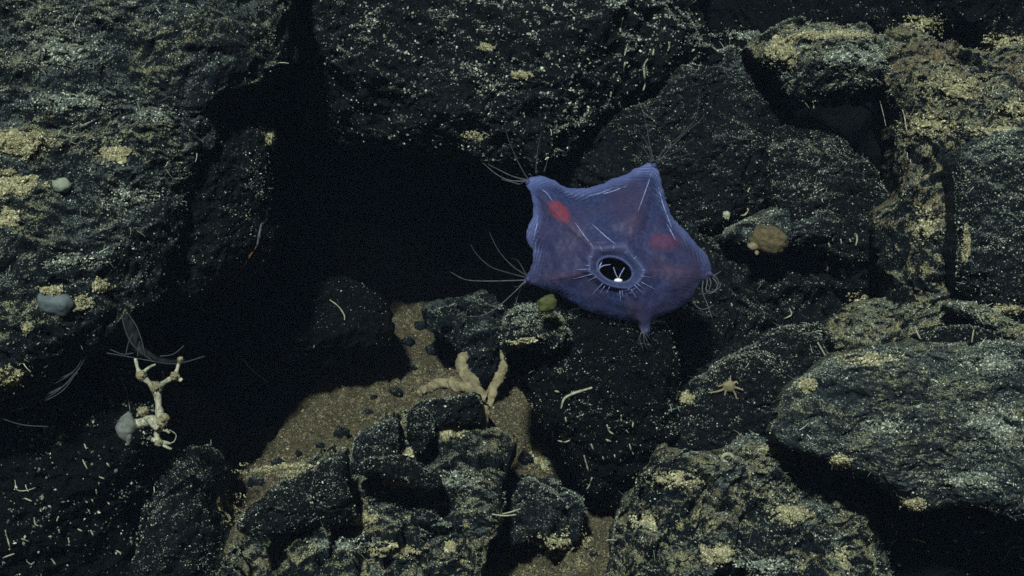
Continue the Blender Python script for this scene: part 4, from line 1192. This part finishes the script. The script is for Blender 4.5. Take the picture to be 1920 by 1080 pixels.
for pth in ([(1672, 990), (1674, 982)], [(1680, 1002), (1682, 994)], [(1670, 1020), (1676, 1015), (1682, 1010)], [(1788, 1014), (1796, 1013)], [(1836, 994), (1841, 999), (1846, 995)], [(1709, 1030), (1713, 1029)], [(1738, 1033), (1744, 1034)], [(1912, 1043), (1922, 1050)], [(1888, 980), (1891, 978)], [(1816, 1036), (1815, 1040)], [(1766, 972), (1772, 975)], [(1914, 1066), (1914, 1070)], [(1850, 1070), (1853, 1071)]):
    worm(pth, lC, gC, 0.0023)
worm([(1710, 1010), (1722, 1013), (1736, 1017)], 'straight pale rod on the black undercut rock below the right slab', gC, 0.0026)
worm([(1880, 1054), (1886, 1044), (1894, 1030), (1904, 1025), (1930, 1028)], 'long thin bent thread at the right edge below the slab', gC, 0.001)
gD, lD = 'pale worms on the lower left boulder', 'tiny pale worm on the lower left boulder'
for pth in ([(158, 832), (162, 842)], [(118, 810), (122, 818)], [(155, 862), (160, 872), (164, 880)], [(200, 868), (206, 876)], [(186, 894), (196, 898)], [(172, 936), (178, 946)], [(64, 970), (66, 982), (72, 986)], [(198, 938), (206, 946)], [(166, 956), (170, 964)], [(146, 992), (154, 996)], [(10, 994), (14, 1010), (20, 1030)],
            [(128, 1008), (130, 1018)], [(50, 1052), (58, 1058), (64, 1054)], [(98, 1050), (106, 1060)], [(110, 968), (106, 978)], [(40, 1010), (56, 1016)], [(6, 1046), (16, 1042), (28, 1038)], [(218, 1032), (228, 1038)], [(138, 790), (140, 796)], [(60, 940), (46, 934)], [(230, 720), (238, 730)], [(206, 746), (208, 756)],
            [(84, 950), (80, 956)], [(180, 918), (182, 928)], [(112, 1000), (110, 992)], [(175, 1004), (170, 994)]):
    worm(pth, lD, gD, 0.002)
worm([(28, 900), (32, 918), (48, 920), (68, 914)], 'thin wavy worm near the left edge on the lower left boulder', gD, 0.0014)
gE, lE = 'pale worms in the recess right of the sea star', 'short pale worm right of the sea star'
for pth in ([(1526, 456), (1528, 462)], [(1552, 452), (1556, 464)], [(1576, 448), (1578, 458)], [(1593, 448), (1595, 454)], [(1606, 440), (1607, 450), (1604, 462)], [(1548, 490), (1552, 500), (1551, 510)], [(1371, 568), (1373, 574)], [(1373, 606), (1374, 616)], [(1532, 620), (1550, 622)], [(1480, 578), (1484, 590), (1470, 598)], [(1402, 360), (1406, 352)],
            [(1524, 190), (1526, 204)], [(1555, 192), (1556, 206)], [(1586, 182), (1588, 194)], [(1575, 258), (1578, 268)], [(1455, 206), (1456, 210)], [(1404, 392), (1398, 402), (1390, 404)]):
    worm(pth, lE, gE, 0.0022)
for k, pth in enumerate(([(1650, 190), (1654, 205), (1658, 222), (1661, 236)], [(1692, 205), (1696, 220), (1700, 245)])):
    worm(pth, ('thin twin thread hanging left of the rust tinted boulder', 'thicker tan thread hanging on the rust tinted boulder')[k], 'threads at the rust tinted boulder', 0.0009 + 0.0008 * k)
gF = 'pale worms around the coral hollow'
worm([(374, 565), (378, 578), (390, 588), (398, 586)], 'hooked pale worm in the dark hollow above the coral', gF, 0.0022)
worm([(450, 665), (462, 682), (480, 700), (500, 715)], 'long faint worm in the dark hollow right of the coral', gF, 0.0018)
worm([(296, 628), (308, 642), (316, 648)], 'short worm beside the mucus web', gF, 0.002)
worm([(618, 562), (634, 574), (645, 590), (646, 600)], 'bent tan worm at the right rim of the dark hollow', gF, 0.0020)
worm([(205, 672), (220, 695), (232, 720), (240, 745), (244, 772)], 'knotted thread hanging left of the coral', gF, 0.0011)
worm([(510, 130), (524, 136), (545, 146)], 'tan bent strand in the black gap at top', gF, 0.0026)
worm([(490, 430), (484, 455), (470, 478), (452, 505), (425, 535), (405, 560)], 'thin orange brown strand curving below the dim boulder', gF, 0.0022, mat='orange')
worm([(482, 462), (486, 440), (490, 420)], 'pale blade at the top of the orange strand', gF, 0.003, mat='stone_blue')
GROUPS = {}
for o in COL.objects:
    if o.name.startswith('worm') and 'group' in o:
        GROUPS.setdefault(o['label'], []).append(o)
ORD = ['leftmost', 'second', 'third', 'fourth', 'fifth', 'sixth', 'seventh', 'eighth', 'ninth', 'tenth', 'eleventh', 'twelfth', 'thirteenth', 'fourteenth', 'fifteenth', 'sixteenth', 'seventeenth', 'eighteenth', 'nineteenth', 'twentieth',
       'twenty-first', 'twenty-second', 'twenty-third', 'twenty-fourth', 'twenty-fifth', 'twenty-sixth', 'twenty-seventh', 'twenty-eighth']
for lab, os_ in GROUPS.items():
    if len(os_) < 2: continue
    def mid(o):
        return sum(v.co.x for v in o.data.vertices) / len(o.data.vertices) + o.location.x
    for k, o in enumerate(sorted(os_, key=mid)):
        o['label'] = lab + (', leftmost' if k == 0 else ', rightmost' if k == len(os_) - 1 else ', ' + ORD[k] + ' from left')
# twigs
def twig(path, label, r=0.002):
    r *= 0.65
    w = smooth_path(path, 4); d = min(surf(*w[0]), surf(*w[-1])) - 0.004
    return tag(MB().tube([P(px, py, d) for px, py in w], r, 6).build('twig', M['worm']), label, 'twig', 'pale twigs')
twig([(922, 964), (945, 967), (968, 965)], 'lower of two crossed pale twigs at the right flank of the bottom rubble')
twig([(942, 964), (958, 960), (976, 954)], 'upper of two crossed pale twigs at the right flank of the bottom rubble')
twig([(1533, 642), (1540, 654), (1548, 668)], 'tan twig leaning at the top corner of the right slab', 0.0024)
twig([(1716, 612), (1720, 624), (1726, 636)], 'stubby tan twig above the upper rim of the right slab', 0.0024)
twig([(1822, 642), (1824, 628), (1826, 618)], 'thin pale twig standing by the long black sliver', 0.0018)
twig([(1136, 1013), (1146, 1012), (1156, 1013)], 'thin pale twig sticking out left of the right rubble boulder', 0.0014)
# ring shaped shell
mb = MB(); c_ = S(1364, 859, 0.008)
pts = [c_ + np.array([0.009 * math.cos(a_), 0.002 * math.sin(2 * a_), 0.007 * math.sin(a_)]) for a_ in np.linspace(0, 2 * np.pi, 25)]
mb.tube(pts, 0.0035, 7); tag(mb.build('shell_ring', M['worm']), 'small ring shaped tan shell on the rim of the right rubble boulder', 'shell')

# ------------------------------------------------------------------ turbid water
v_ = [(-2.7, -3.4, -3.2), (2.7, -3.4, -3.2), (2.7, 2.6, -3.2), (-2.7, 2.6, -3.2), (-2.7, -3.4, 2.2), (2.7, -3.4, 2.2), (2.7, 2.6, 2.2), (-2.7, 2.6, 2.2)]
f_ = [(0, 3, 2, 1), (4, 5, 6, 7), (0, 1, 5, 4), (1, 2, 6, 5), (2, 3, 7, 6), (3, 0, 4, 7)]
t = NT('haze')
pv = t.n('ShaderNodeVolumePrincipled'); pv.inputs['Density'].default_value = 0.0062; pv.inputs['Color'].default_value = (0.45, 0.62, 1.0, 1)
t.l(pv.outputs[0], t.out.inputs['Volume'])
hz = link('haze', make_mesh('haze', v_, f_, False), t.m); hz['kind'] = 'stuff'
